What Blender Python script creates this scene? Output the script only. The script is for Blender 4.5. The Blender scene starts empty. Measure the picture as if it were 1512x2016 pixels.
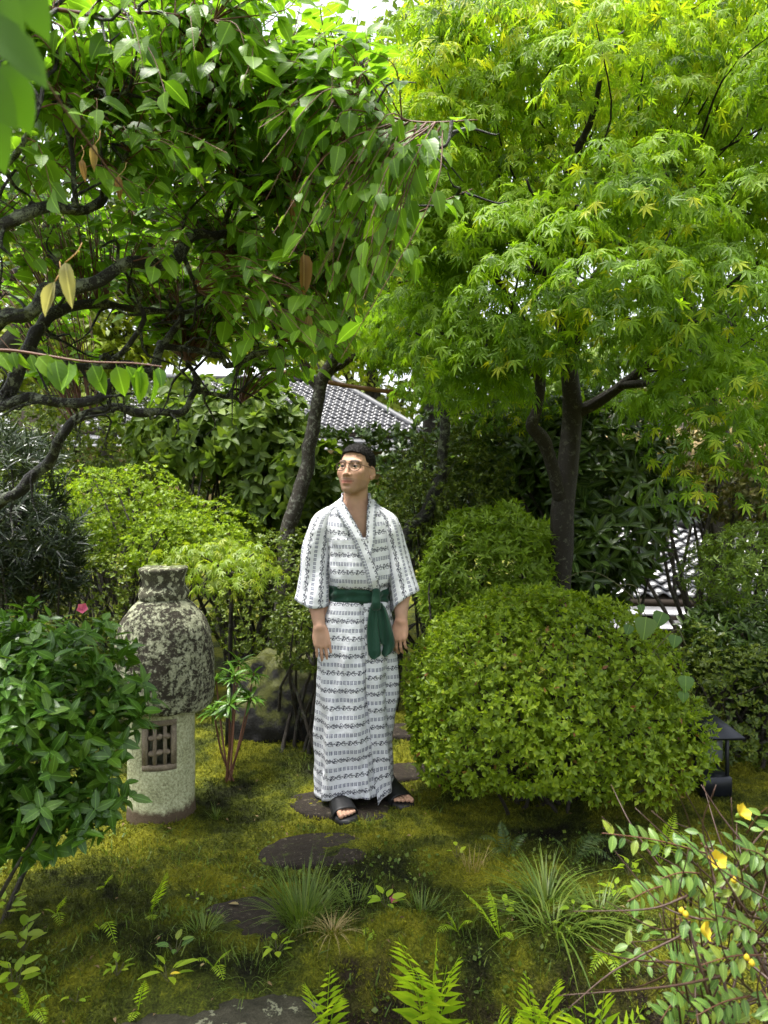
import bpy, math, random
import numpy as np
from mathutils import Vector, Matrix

sc = bpy.context.scene
COL = sc.collection
R = np.random.default_rng(11)
rad = math.radians

# ------------------------------------------------------------------ camera, sky, sun, exposure
FPX = 1516.0            # focal length in pixels of the 1512 x 2016 frame
HORIZON = 968.0         # row of the horizon
CAMZ = 1.5
cam = bpy.data.cameras.new('camera')
cam.sensor_fit = 'VERTICAL'; cam.sensor_height = 36.0
cam.lens = FPX / 2016 * 36.0
cam.shift_y = -(1008 - HORIZON) / 2016
cam.clip_start = 0.05; cam.clip_end = 600
cam.dof.use_dof = True; cam.dof.focus_distance = 3.3; cam.dof.aperture_fstop = 5.0
co = bpy.data.objects.new('camera', cam); COL.objects.link(co)
co.location = (0, 0, CAMZ); co.rotation_euler = (rad(90), 0, 0)
sc.camera = co

SUN_EL, SUN_AZ = 78.0, 262.0      # azimuth clockwise from +Y (the view direction)
w = bpy.data.worlds.new('World'); sc.world = w; w.use_nodes = True
nt = w.node_tree; nt.nodes.clear()
sky = nt.nodes.new('ShaderNodeTexSky'); sky.sky_type = 'NISHITA'; sky.sun_disc = False
sky.sun_elevation = rad(SUN_EL); sky.sun_rotation = rad(SUN_AZ)
sky.air_density = 1.0; sky.dust_density = 4.0; sky.ozone_density = 1.0
hs = nt.nodes.new('ShaderNodeHueSaturation'); hs.inputs['Saturation'].default_value = 0.28
bgd = nt.nodes.new('ShaderNodeBackground'); bgd.inputs['Strength'].default_value = 0.085
wo = nt.nodes.new('ShaderNodeOutputWorld')
nt.links.new(sky.outputs[0], hs.inputs['Color']); nt.links.new(hs.outputs[0], bgd.inputs['Color'])
nt.links.new(bgd.outputs[0], wo.inputs['Surface'])

sl = bpy.data.lights.new('sun', 'SUN'); sl.energy = 1.5; sl.angle = rad(15); sl.color = (1.0, 0.965, 0.90)
so = bpy.data.objects.new('sun', sl); COL.objects.link(so)
sd = Vector((math.sin(rad(SUN_AZ)) * math.cos(rad(SUN_EL)), math.cos(rad(SUN_AZ)) * math.cos(rad(SUN_EL)), math.sin(rad(SUN_EL))))
so.rotation_euler = sd.to_track_quat('Z', 'Y').to_euler(); so.location = (0, -4, 12)

vs = sc.view_settings
sc.display_settings.display_device = 'sRGB'
vs.view_transform = 'Standard'; vs.look = 'None'; vs.gamma = 1.0; vs.use_curve_mapping = False
vs.exposure = 2.6
sc.render.engine = 'CYCLES'
cy = sc.cycles
cy.max_bounces = 3; cy.diffuse_bounces = 1; cy.glossy_bounces = 2; cy.transmission_bounces = 3; cy.transparent_max_bounces = 4
cy.use_adaptive_sampling = True; cy.adaptive_threshold = .02
cy.caustics_reflective = False; cy.caustics_refractive = False
cy.sample_clamp_indirect = 4.0
cy.use_denoising = True
try: cy.denoiser = 'OPENIMAGEDENOISE'
except Exception: pass

# ------------------------------------------------------------------ small helpers
def P(px, py, d):
    """the point at depth d (metres along the view) seen at pixel (px, py) of the 1512 x 2016 frame"""
    return np.array([(px - 756) / FPX * d, d, CAMZ - (py - HORIZON) / FPX * d])
def proj(p):
    p = np.asarray(p, float)
    y = np.maximum(p[..., 1], 0.05)
    return 756 + p[..., 0] / y * FPX, HORIZON + (CAMZ - p[..., 2]) / y * FPX
def norm(v):
    v = np.asarray(v, float)
    return v / np.maximum(np.linalg.norm(v, axis=-1, keepdims=True), 1e-9)
def sstep(a, b, x):
    t = np.clip((np.asarray(x, float) - a) / (b - a), 0, 1); return t * t * (3 - 2 * t)
def _hash(i, j, k, s):
    n = (i * 374761393 + j * 668265263 + k * 2147483647 + s * 144665) & 0xffffffff
    n = ((n ^ (n >> 13)) * 1274126177) & 0xffffffff
    return ((n ^ (n >> 16)) & 0xffff) / 65535.0
def vnoise(p, s=0):
    """value noise in -1..1"""
    p = np.asarray(p, float); f = np.floor(p); t = p - f; t = t * t * (3 - 2 * t); i = f.astype(np.int64)
    r = 0
    for dx in (0, 1):
        for dy in (0, 1):
            for dz in (0, 1):
                wgt = (t[..., 0] if dx else 1 - t[..., 0]) * (t[..., 1] if dy else 1 - t[..., 1]) * (t[..., 2] if dz else 1 - t[..., 2])
                r = r + wgt * _hash(i[..., 0] + dx, i[..., 1] + dy, i[..., 2] + dz, s)
    return r * 2 - 1
def fbm(p, o=3, s=0):
    p = np.asarray(p, float); r = 0; a = 1
    for k in range(o):
        r = r + a * vnoise(p * 2 ** k + 17.3 * k, s + k); a *= .5
    return r
def rdir(n): return norm(R.normal(size=(n, 3)))

def mesh(name, V, F, mats=None, smooth=False, leaf=None, fmat=None, uv=None, col=None):
    """V (n,3); F an (m,3)/(m,4) array or a list of such arrays"""
    me = bpy.data.meshes.new(name)
    V = np.ascontiguousarray(V, np.float32)
    Fs = [np.asarray(f, np.int32) for f in (F if isinstance(F, (list, tuple)) and len(F) and np.ndim(F[0]) == 2 else [F])]
    Fs = [f for f in Fs if len(f)]
    lv = np.concatenate([f.ravel() for f in Fs]); tot = np.concatenate([np.full(len(f), f.shape[1], np.int32) for f in Fs])
    st = np.concatenate([[0], np.cumsum(tot)[:-1]]).astype(np.int32)
    me.vertices.add(len(V)); me.vertices.foreach_set('co', V.ravel())
    me.loops.add(len(lv)); me.loops.foreach_set('vertex_index', lv)
    me.polygons.add(len(tot)); me.polygons.foreach_set('loop_start', st); me.polygons.foreach_set('loop_total', tot)
    if smooth is not False: me.polygons.foreach_set('use_smooth', np.ones(len(tot), bool) if smooth is True else np.asarray(smooth, bool))
    for m in (mats if isinstance(mats, (list, tuple)) else [mats] if mats else []): me.materials.append(m)
    if fmat is not None: me.polygons.foreach_set('material_index', np.asarray(fmat, np.int32))
    if leaf is not None:
        a = me.attributes.new('leaf', 'FLOAT_VECTOR', 'POINT'); a.data.foreach_set('vector', np.ascontiguousarray(leaf, np.float32).ravel())
    if uv is not None:
        a = me.attributes.new('flat', 'FLOAT_VECTOR', 'POINT'); a.data.foreach_set('vector', np.ascontiguousarray(uv, np.float32).ravel())
    if col is not None:
        a = me.attributes.new('tint', 'FLOAT_COLOR', 'POINT'); a.data.foreach_set('color', np.ascontiguousarray(col, np.float32).ravel())
    me.update(calc_edges=True); me.validate()
    return me
def tag(o, label=None, cat=None, group=None, kind=None):
    if label: o['label'] = label
    if cat: o['category'] = cat
    if group: o['group'] = group
    if kind: o['kind'] = kind
    return o
def thing(name, loc, label, cat, group=None):
    o = bpy.data.objects.new(name, None); COL.objects.link(o); o.location = loc; o.empty_display_size = .1
    return tag(o, label, cat, group)
def obj(name, me, parent=None, kind=None, label=None):
    """a mesh given in world coordinates; under a top-level empty it is shifted back by that empty's place"""
    o = bpy.data.objects.new(name, me); COL.objects.link(o)
    if parent is not None:
        o.parent = parent
        if parent.parent is None and parent.type == 'EMPTY': o.location = -Vector(parent.location)
    return tag(o, label, None, None, kind)
def join(parts):
    """[(V,F)...] -> V, [F...] of triangles/quads"""
    Vs, Fs, n = [], [], 0
    for V, F in parts:
        Vs.append(np.asarray(V, float))
        for f in (F if isinstance(F, list) else [F]): Fs.append(np.asarray(f, int) + n)
        n += len(V)
    return np.concatenate(Vs), Fs

# ------------------------------------------------------------------ shape builders
def crom(pts, n):
    """Catmull-Rom through pts (k, m) -> about n samples"""
    pts = np.asarray(pts, float); k = len(pts)
    if k == 2:
        t = np.linspace(0, 1, n)[:, None]; return pts[0] * (1 - t) + pts[1] * t
    q = np.vstack([2 * pts[0] - pts[1], pts, 2 * pts[-1] - pts[-2]])
    u = np.linspace(0, k - 1 - 1e-6, n); i = u.astype(int); t = (u - i)[:, None]
    a, b, c, d = q[i], q[i + 1], q[i + 2], q[i + 3]
    return .5 * (2 * b + (c - a) * t + (2 * a - 5 * b + 4 * c - d) * t * t + (3 * b - a - 3 * c + d) * t ** 3)
def tube(pts, rr, seg=7, cap=True, rough=0.0, seed=0, flat=None):
    pts = np.asarray(pts, float); n = len(pts); rr = np.broadcast_to(np.asarray(rr, float), (n,))
    T = norm(np.gradient(pts, axis=0))
    ref = np.array([0, 0, 1.0]) if abs(T[0][2]) < .9 else np.array([1.0, 0, 0])
    N = np.zeros_like(T); nv = norm(np.cross(T[0], ref))
    for i in range(n):
        nv = norm(nv - T[i] * np.dot(nv, T[i])); N[i] = nv
    B = np.cross(T, N)
    a = np.linspace(0, 2 * np.pi, seg, endpoint=False)
    ca, sa = np.cos(a), np.sin(a)
    if flat is not None: sa = sa * flat
    V = pts[:, None] + rr[:, None, None] * (N[:, None] * ca[None, :, None] + B[:, None] * sa[None, :, None])
    if rough:
        L = 1 / max(rr.max(), 1e-4)
        nn = fbm(V * L * .9 + seed * 7.1, 3, seed)
        V = V + (V - pts[:, None]) * (nn * rough)[..., None]
    V = V.reshape(-1, 3)
    i = np.arange(n - 1)[:, None] * seg; j = np.arange(seg)[None]; j2 = (j + 1) % seg
    F = np.stack([i + j, i + j2, i + seg + j2, i + seg + j], -1).reshape(-1, 4)
    Fs = [F]
    if cap:
        V = np.vstack([V, pts[0], pts[-1]]); c0, c1 = len(V) - 2, len(V) - 1
        jj = np.arange(seg); j3 = (jj + 1) % seg; e = (n - 1) * seg
        Fs.append(np.stack([np.full(seg, c0), j3, jj], -1)); Fs.append(np.stack([np.full(seg, c1), e + jj, e + j3], -1))
    return V, Fs
def grid_faces(nu, nv, wrap=False):
    """nu rows by nv columns"""
    i = np.arange(nu - 1)[:, None]; m = nv if wrap else nv - 1
    j = np.arange(m)[None]; j2 = (j + 1) % nv
    return np.stack([i * nv + j, i * nv + j2, (i + 1) * nv + j2, (i + 1) * nv + j], -1).reshape(-1, 4)
def box(c, s, rot=None):
    c = np.asarray(c, float); s = np.asarray(s, float) / 2
    v = np.array([[x, y, z] for x in (-1, 1) for y in (-1, 1) for z in (-1, 1)], float) * s
    if rot is not None: v = v @ np.asarray(rot).T
    return v + c, np.array([[0, 1, 3, 2], [4, 6, 7, 5], [0, 4, 5, 1], [2, 3, 7, 6], [0, 2, 6, 4], [1, 5, 7, 3]])
def bbox(c, s, bev=.006, rot=None):
    """box with chamfered edges"""
    s = np.asarray(s, float) / 2; b = min(bev, s.min() * .8); V = []
    for x in (-1, 1):
        for y in (-1, 1):
            for z in (-1, 1):
                q = np.array([x, y, z]) * s
                for ax in range(3):
                    p = q.copy()
                    for a2 in range(3):
                        if a2 != ax: p[a2] -= b * np.sign(q[a2])
                    V.append(p)
    V = np.array(V); I = lambda x, y, z, a: ((x * 2 + y) * 2 + z) * 3 + a
    Q = []
    for ax in range(3):
        o = [a for a in range(3) if a != ax]
        for sgn in (0, 1):
            cyc = [(0, 0), (1, 0), (1, 1), (0, 1)]; f = []
            for u, v in cyc:
                k = [0, 0, 0]; k[ax] = sgn; k[o[0]] = u; k[o[1]] = v; f.append(I(*k, ax))
            Q.append(f)
        for u in (0, 1):
            for v in (0, 1):
                k0 = [0, 0, 0]; k1 = [0, 0, 0]; k1[ax] = 1
                k0[o[0]] = k1[o[0]] = u; k0[o[1]] = k1[o[1]] = v
                Q.append([I(*k0, o[0]), I(*k1, o[0]), I(*k1, o[1]), I(*k0, o[1])])
    T = [[I(x, y, z, 0), I(x, y, z, 1), I(x, y, z, 2)] for x in (0, 1) for y in (0, 1) for z in (0, 1)]
    Q = np.array(Q); T = np.array(T)
    def fix(F):
        n = np.cross(V[F[:, 1]] - V[F[:, 0]], V[F[:, 2]] - V[F[:, 0]]); fl = (n * V[F].mean(1)).sum(1) < 0
        F[fl] = F[fl][:, ::-1]; return F
    Q, T = fix(Q), fix(T)
    if rot is not None: V = V @ np.asarray(rot).T
    return V + np.asarray(c, float), [Q, T]
def lathe(prof, c, seg=40, rough=0.0, freq=9.0, seed=0, closed=True):
    prof = np.asarray(prof, float); n = len(prof)
    a = np.linspace(0, 2 * np.pi, seg, endpoint=False)
    V = np.stack([prof[:, :1] * np.cos(a)[None], prof[:, :1] * np.sin(a)[None], np.repeat(prof[:, 1:2], seg, 1)], -1)
    if rough:
        nn = fbm(V * freq + seed * 3.3, 4, seed); V[..., :2] *= (1 + nn * rough)[..., None]; V[..., 2] += nn * rough * .12
    V = V.reshape(-1, 3) + np.asarray(c, float)
    return V, [grid_faces(n, seg, True)]
def frames(dirs, ups):
    Y = norm(dirs); X = norm(np.cross(Y, ups)); Z = np.cross(X, Y)
    return np.stack([X, Y, Z], -1)
def rotz(a): c, s = math.cos(a), math.sin(a); return np.array([[c, -s, 0], [s, c, 0], [0, 0, 1.0]])
def rotx(a): c, s = math.cos(a), math.sin(a); return np.array([[1, 0, 0], [0, c, -s], [0, s, c]])
def roty(a): c, s = math.cos(a), math.sin(a); return np.array([[c, 0, s], [0, 1, 0], [-s, 0, c]])

# leaf templates: base at the origin, length 1 along +Y, upper side +Z.  Each is (V, F triangles)
def leaf_broad(width=.5, belly=.42, fold=.12, curl=.25, st=(.18, .45, .75), wave=0., stem=0.):
    V = [[0, 0, 0]]; F = []
    for t in st:
        wv = width * .5 * (math.sin(math.pi * t ** (math.log(.5) / math.log(belly)))) ** .75
        z = -curl * t * t
        V += [[-wv, t, z + wv * fold * 2 + wave * math.sin(9 * t)], [0, t, z], [wv, t, z + wv * fold * 2 - wave * math.sin(9 * t + 1)]]
    V.append([0, 1, -curl]); n = len(st); tip = len(V) - 1
    F += [[0, 2, 1], [0, 3, 2]]
    for k in range(n - 1):
        a, b = 1 + 3 * k, 4 + 3 * k
        F += [[a, a + 1, b + 1], [a, b + 1, b], [a + 1, a + 2, b + 2], [a + 1, b + 2, b + 1]]
    a = 1 + 3 * (n - 1); F += [[a, a + 1, tip], [a + 1, a + 2, tip]]
    V = np.array(V, float)
    if stem:
        V[:, 1] += stem; k = len(V); w_ = .012
        V = np.vstack([V, [[-w_, 0, 0], [w_, 0, 0], [w_, stem * 1.02, 0], [-w_, stem * 1.02, 0]]]); F += [[k, k + 1, k + 2], [k, k + 2, k + 3]]
    return V, np.array(F)
def leaf_small(width=.45, fold=.1, curl=.15):
    h = width / 2
    return np.array([[0, 0, 0], [-h, .45, h * fold * 2 - curl * .2], [0, .5, -curl * .25], [h, .45, h * fold * 2 - curl * .2], [0, 1, -curl]], float), np.array([[0, 2, 1], [0, 3, 2], [1, 2, 4], [2, 3, 4]])
def leaf_blade(width=.06, curl=.5, n=3):
    V, F = [], []
    for k in range(n + 1):
        t = k / n; wv = width / 2 * (1 - t ** 1.6)
        y = t * (1 - .25 * curl * t); z = -curl * t * t * .7
        V += [[-wv, y, z], [wv, y, z]]
    for k in range(n):
        a = 2 * k; F += [[a, a + 1, a + 3], [a, a + 3, a + 2]]
    return np.array(V), np.array(F)
def leaf_maple(lobes=7, wid=.13, curl=.35):
    A = {7: [(0, 1), (38, .92), (-38, .92), (78, .7), (-78, .7), (122, .36), (-122, .36)], 5: [(0, 1), (42, .88), (-42, .88), (88, .6), (-88, .6)]}[lobes]
    V, F = [], []
    for a, L in A:
        c, s = math.sin(rad(a)), math.cos(rad(a)); k = len(V)
        for t, wv in ((0, 0), (.42, -wid), (1, 0), (.42, wid)):
            x = c * t * L + s * wv * L; y = s * t * L - c * wv * L
            r = math.hypot(x, y); V.append([x, y, -curl * r * r - (.0 if wv else .0)])
        F += [[k, k + 3, k + 2], [k, k + 2, k + 1]]
    return np.array(V, float), np.array(F)
def bake(tm, pos, M, scale, rnd):
    """tm (V,F) instanced at pos with frames M (n,3,3), sizes scale -> V, F, leaf attribute (x, y, random)"""
    Vt, Ft = tm; n, k = len(pos), len(Vt)
    sc_ = np.broadcast_to(np.asarray(scale, float), (n,))
    V = np.einsum('nij,kj->nki', M, Vt) * sc_[:, None, None] + np.asarray(pos)[:, None]
    F = Ft[None] + (np.arange(n) * k)[:, None, None]
    A = np.empty((n, k, 3)); A[..., 0] = Vt[None, :, 0]; A[..., 1] = Vt[None, :, 1]; A[..., 2] = np.asarray(rnd)[:, None]
    return V.reshape(-1, 3), F.reshape(-1, Ft.shape[1]), A.reshape(-1, 3)
def bake_mesh(name, tms, pos, M, scale, rnd, mat, smooth=False):
    n = len(pos); sc_ = np.broadcast_to(np.asarray(scale, float), (n,)); which = R.integers(0, len(tms), n)
    Vs, Fs, As, o = [], [], [], 0
    for t, tm in enumerate(tms):
        m = which == t
        if not m.any(): continue
        V, F, A = bake(tm, pos[m], M[m], sc_[m], rnd[m]); Vs.append(V); Fs.append(F + o); As.append(A); o += len(V)
    return mesh(name, np.concatenate(Vs), np.concatenate(Fs), mat, smooth, leaf=np.concatenate(As))
def foliage(parent, tms, pos, M, scale, rnd, mat, single=0, part='leaf', mass='foliage', smooth=False, cell=1.0):
    """leaves of one plant: the `single` ones that show largest become parts of their own, the rest one part of kind stuff"""
    n = len(pos); scale = np.broadcast_to(np.asarray(scale, float), (n,)).copy()
    keep = np.zeros(n, bool)
    if single:
        px, py = proj(pos + M[:, :, 1] * scale[:, None] * .5); d = np.maximum(pos[:, 1], .1); size = scale / d * FPX
        inside = (px > 0) & (px < 1512) & (py > 0) & (py < 2016)
        c = np.median(size) * cell
        key = (px // c).astype(int) * 10000 + (py // c).astype(int)
        order = np.argsort(d); _, first = np.unique(key[order], return_index=True)
        front = order[first]; front = front[inside[front]]
        face = np.abs((M[front][:, :, 2] * norm(pos[front] - np.array([0, 0, CAMZ]))).sum(1))
        front = front[np.argsort(-(size[front] * (.4 + face)))][:single]
        keep[front] = True
        mes = [mesh(part, tm[0], tm[1], mat, smooth, leaf=np.column_stack([tm[0][:, 0], tm[0][:, 1], np.zeros(len(tm[0]))])) for tm in tms]
        L = Vector(parent.location) if parent.parent is None else Vector((0, 0, 0))
        for i in front:
            o = bpy.data.objects.new(part, mes[R.integers(0, len(mes))]); COL.objects.link(o); o.parent = parent
            T = np.eye(4); T[:3, :3] = M[i] * scale[i]; T[:3, 3] = pos[i] - np.array(L)
            o.matrix_local = Matrix(T.tolist())
    m = ~keep
    if m.any():
        obj(mass, bake_mesh(mass, tms, pos[m], M[m], scale[m], rnd[m], mat, smooth), parent, kind='stuff')

# ------------------------------------------------------------------ materials
class NT:
    def __init__(s, name):
        s.m = bpy.data.materials.new(name); s.m.use_nodes = True; s.t = s.m.node_tree; s.t.nodes.clear()
        s.out = s.n('ShaderNodeOutputMaterial')
    def n(s, typ, **kw):
        x = s.t.nodes.new(typ)
        for k, v in kw.items(): setattr(x, k, v)
        return x
    def L(s, a, b): s.t.links.new(a, b); return b
    def val(s, sock, v):
        if hasattr(v, 'is_linked') or hasattr(v, 'links'): s.t.links.new(v, sock)
        else: sock.default_value = v
    def math(s, op, a, b=0.0, c=None, clamp=False):
        x = s.n('ShaderNodeMath', operation=op, use_clamp=clamp); s.val(x.inputs[0], a); s.val(x.inputs[1], b)
        if c is not None: s.val(x.inputs[2], c)
        return x.outputs[0]
    def mix(s, f, a, b, blend='MIX'):
        x = s.n('ShaderNodeMix', data_type='RGBA', blend_type=blend); s.val(x.inputs[0], f)
        for i, v in ((6, a), (7, b)):
            s.val(x.inputs[i], v if not isinstance(v, tuple) else (*v, 1)[:4])
        return x.outputs[2]
    def ramp(s, f, stops, interp='LINEAR'):
        x = s.n('ShaderNodeValToRGB'); r = x.color_ramp; r.interpolation = interp
        while len(r.elements) < len(stops): r.elements.new(.5)
        for e, (p, c) in zip(r.elements, stops):
            e.position = p; e.color = (*c, 1)[:4] if isinstance(c, tuple) else (c, c, c, 1)
        s.val(x.inputs[0], f); return x.outputs[0]
    def noise(s, vec, scale, detail=3, rough=.6, dist=0.0, out=0):
        x = s.n('ShaderNodeTexNoise'); s.L(vec, x.inputs['Vector']); x.inputs['Scale'].default_value = scale
        x.inputs['Detail'].default_value = detail; x.inputs['Roughness'].default_value = rough; x.inputs['Distortion'].default_value = dist
        return x.outputs[out]
    def pos(s): return s.n('ShaderNodeNewGeometry').outputs['Position']
    def attr(s, name, out='Vector'): return s.n('ShaderNodeAttribute', attribute_name=name).outputs[out]
    def sep(s, v):
        x = s.n('ShaderNodeSeparateXYZ'); s.L(v, x.inputs[0]); return x.outputs
    def bump(s, h, strength=.4, dist=.01, normal=None):
        x = s.n('ShaderNodeBump'); x.inputs['Strength'].default_value = strength; x.inputs['Distance'].default_value = dist; s.L(h, x.inputs['Height'])
        if normal is not None: s.L(normal, x.inputs['Normal'])
        return x.outputs[0]
    def bsdf(s, col, rough=.6, spec=.5, normal=None, metal=0.0, **kw):
        x = s.n('ShaderNodeBsdfPrincipled'); s.val(x.inputs['Base Color'], (*col, 1) if isinstance(col, tuple) else col)
        s.val(x.inputs['Roughness'], rough); s.val(x.inputs['Specular IOR Level'], spec); s.val(x.inputs['Metallic'], metal)
        if normal is not None: s.L(normal, x.inputs['Normal'])
        for k, v in kw.items(): s.val(x.inputs[k.replace('_', ' ')], v)
        return x
    def done(s, sh): s.L(sh.outputs[0] if hasattr(sh, 'outputs') else sh, s.out.inputs[0]); return s.m

def leafmat(name, stops, rough=.42, trans=.35, vein=True, spec=.3, tmul=1.6, dead=0.0):
    """stops: colours from the youngest to the oldest leaf, picked leaf by leaf"""
    m = NT(name); a = m.attr('leaf'); x, y, z = m.sep(a)
    r = m.n('ShaderNodeObjectInfo').outputs['Random']
    f = m.math('FRACT', m.math('ADD', z, r))
    stops = [(r_ * .97, g_ * 1.03, b_ * .9) for r_, g_, b_ in stops] if stops[0][1] > stops[0][0] else stops
    k = len(stops)
    col = m.ramp(f, [(i / (k - 1), c) for i, c in enumerate(stops)])
    if dead: col = m.mix(m.math('GREATER_THAN', f, 1 - dead), col, (.20, .085, .035))
    nz = m.noise(m.pos(), 2.2, 1)
    col = m.mix(m.math('MULTIPLY', m.math('SUBTRACT', nz, .5), .9, clamp=True), col, tuple(c * 1.5 for c in stops[0]))
    nrm = None
    if vein:
        ax = m.math('ABSOLUTE', x)
        rib = m.math('LESS_THAN', ax, .018)
        col = m.mix(m.math('MULTIPLY', rib, .45), col, tuple(min(1, c * 2.0 + .03) for c in stops[0]))
        wv = m.math('SINE', m.math('MULTIPLY', m.math('SUBTRACT', y, m.math('MULTIPLY', ax, .8)), 44.0))
        nrm = m.bump(wv, .10, .0015)
    b = m.bsdf(col, rough, spec, nrm)
    t = m.n('ShaderNodeBsdfTranslucent')
    tc = m.mix(1.0, col, (1.10 * tmul, 1.12 * tmul, .55 * tmul), 'MULTIPLY'); m.L(tc, t.inputs[0])
    mx = m.n('ShaderNodeMixShader'); mx.inputs[0].default_value = trans
    m.L(b.outputs[0], mx.inputs[1]); m.L(t.outputs[0], mx.inputs[2])
    return m.done(mx)
def barkmat(name, dark, light, lichen=(.42, .47, .36), amount=.5, scale=14.0):
    m = NT(name); p = m.pos()
    n1 = m.noise(p, scale * 4, 4, .65); n2 = m.noise(p, scale * .55, 5, .7, .4); n3 = m.noise(p, scale * 6, 3, .7)
    col = m.mix(n1, dark, light)
    msk = m.ramp(m.math('ADD', m.math('MULTIPLY', n3, .35), m.math('MULTIPLY', n2, .75)), [(.60 - .2 * amount, 0.0), (.66 - .2 * amount, 1.0)])
    l2 = m.mix(m.noise(p, scale * 9, 3), lichen, tuple(c * .45 for c in lichen))
    col = m.mix(msk, col, l2)
    nz = m.bump(m.math('ADD', n1, m.math('MULTIPLY', msk, .5)), .8, .012)
    return m.done(m.bsdf(col, m.math('ADD', m.math('MULTIPLY', msk, .25), .6), .35, nz))
def stonemat(name, cols, scale=20., rough=.75, moss=0.0, mosscol=(.06, .075, .012), spots=None, bump=.6):
    m = NT(name); p = m.pos()
    n1 = m.noise(p, scale, 5, .7); n2 = m.noise(p, scale * 6, 3, .6)
    f = m.math('ADD', m.math('MULTIPLY', n1, .6), m.math('MULTIPLY', n2, .4))
    col = m.ramp(f, [(.3 + .4 * i / max(1, len(cols) - 1), c) for i, c in enumerate(cols)])
    if spots:
        s = m.ramp(m.math('ADD', m.math('MULTIPLY', m.noise(p, scale * 1.1, 3, .55), .8), m.math('MULTIPLY', n2, .2)), [(spots[1], 0.0), (spots[1] + .035, 1.0)])
        col = m.mix(s, col, spots[0])
    if moss:
        up = m.sep(m.n('ShaderNodeNewGeometry').outputs['Normal'])[2]
        k = m.ramp(m.math('ADD', m.math('MULTIPLY', up, .5), m.math('MULTIPLY', m.noise(p, scale * .4, 4, .7), .7)), [(.95 - moss * .5, 0.0), (1.05 - moss * .5, 1.0)])
        mc = m.mix(n2, tuple(c * .4 for c in mosscol), tuple(c * 1.6 for c in mosscol))
        col = m.mix(k, col, mc)
    return m.done(m.bsdf(col, rough, .22, m.bump(f, bump, .012)))
def plainmat(name, c1, c2, scale=30., rough=.6, spec=.4, bump=.15, metal=0., **kw):
    m = NT(name); p = m.n('ShaderNodeTexCoord').outputs['Object']
    n1 = m.noise(p, scale, 4, .65)
    return m.done(m.bsdf(m.mix(n1, c1, c2), rough, spec, m.bump(n1, bump, .006), metal, **kw))
# ------------------------------------------------------------------ ground
def gz(x, y):
    x = np.asarray(x, float); y = np.asarray(y, float)
    z = .018 * vnoise(np.stack([x * 1.7, y * 1.7, x * 0], -1), 3) + .010 * vnoise(np.stack([x * 5, y * 5, x * 0], -1), 4)
    g = lambda cx, cy, rx, ry, a: a * np.exp(-((x - cx) / rx) ** 2 - ((y - cy) / ry) ** 2)
    z = z + g(-.86, 2.42, .34, .22, .085) + g(-.02, 2.52, .30, .16, .075) + g(.78, 2.52, .42, .18, .10) + g(-1.25, 2.9, .5, .5, .03)
    z = z + g(-.55, 4.6, .8, .45, .10) + g(1.1, 4.4, 1.0, .7, .06)
    # bank falling towards the viewer, cut by the path of stepping stones
    z = z - .30 * (1 - sstep(2.12, 2.46, y + .05 * vnoise(np.stack([x * 3, y * 0, x * 0], -1), 8))) * sstep(-.26, -.12, x)
    z = z - .12 * (1 - sstep(1.9, 2.5, y)) * (1 - sstep(-.26, -.12, x)) * sstep(-1.6, -.7, x)
    z = z - .10 * (1 - sstep(1.2, 2.0, y))
    # the garden falls away to the right behind the shrubs
    z = z - 2.4 * sstep(1.6, 4.2, x) * sstep(5.8, 9.5, y)
    return z
def lines(lo, hi, step, far, k=1.22):
    a = list(np.arange(lo, hi + 1e-6, step)); s = step
    while a[-1] < far: s *= k; a.append(a[-1] + s)
    s = step
    while a[0] > -far: s *= k; a.insert(0, a[0] - s)
    return np.array(a)
gx, gy = lines(-2.3, 2.4, .016, 160), lines(1.5, 5.6, .016, 160)
X, Y = np.meshgrid(gx, gy); Z = gz(X, Y)
near = (np.abs(X) < 3.4) & (Y > .8) & (Y < 6)
pp = np.stack([X, Y, X * 0], -1)
Z = Z + np.where(near, .011 * vnoise(pp * 9, 12) + .008 * vnoise(pp * 28, 5) + .006 * vnoise(pp * 60, 6), 0)
m = NT('moss'); p = m.pos()
def moss_colour(m, p):
    big = m.noise(p, 1.9, 4, .62, .3); mid = m.noise(p, 9., 4, .65); fine = m.noise(p, 130., 3, .7)
    f = m.math('ADD', m.math('ADD', m.math('MULTIPLY', big, .62), m.math('MULTIPLY', mid, .30)), m.math('MULTIPLY', fine, .14))
    return m.ramp(f, [(.38, (.010, .008, .004)), (.44, (.022, .028, .006)), (.51, (.066, .082, .008)), (.575, (.160, .168, .011)), (.69, (.255, .240, .014))]), fine, mid
c, fine, mid = moss_colour(m, p)
up = m.sep(m.n('ShaderNodeNewGeometry').outputs['Normal'])[2]
soil = m.mix(fine, (.012, .009, .006), (.05, .036, .02))
c = m.mix(m.ramp(m.math('ADD', up, m.math('MULTIPLY', m.math('SUBTRACT', mid, .5), .5)), [(.50, 1.0), (.72, 0.0)]), c, soil)
c = m.mix(1.0, c, m.ramp(fine, [(.3, .45), (.7, 1.25)]), 'MULTIPLY')
MOSS = m.done(m.bsdf(c, .9, .15, m.bump(m.math('ADD', fine, mid), 1.0, .02)))
go = obj('ground', mesh('ground', np.stack([X, Y, Z], -1).reshape(-1, 3), grid_faces(len(gy), len(gx)), MOSS, True))
tag(go, 'mossy garden ground with dark soil patches', 'ground', kind='structure')

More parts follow.
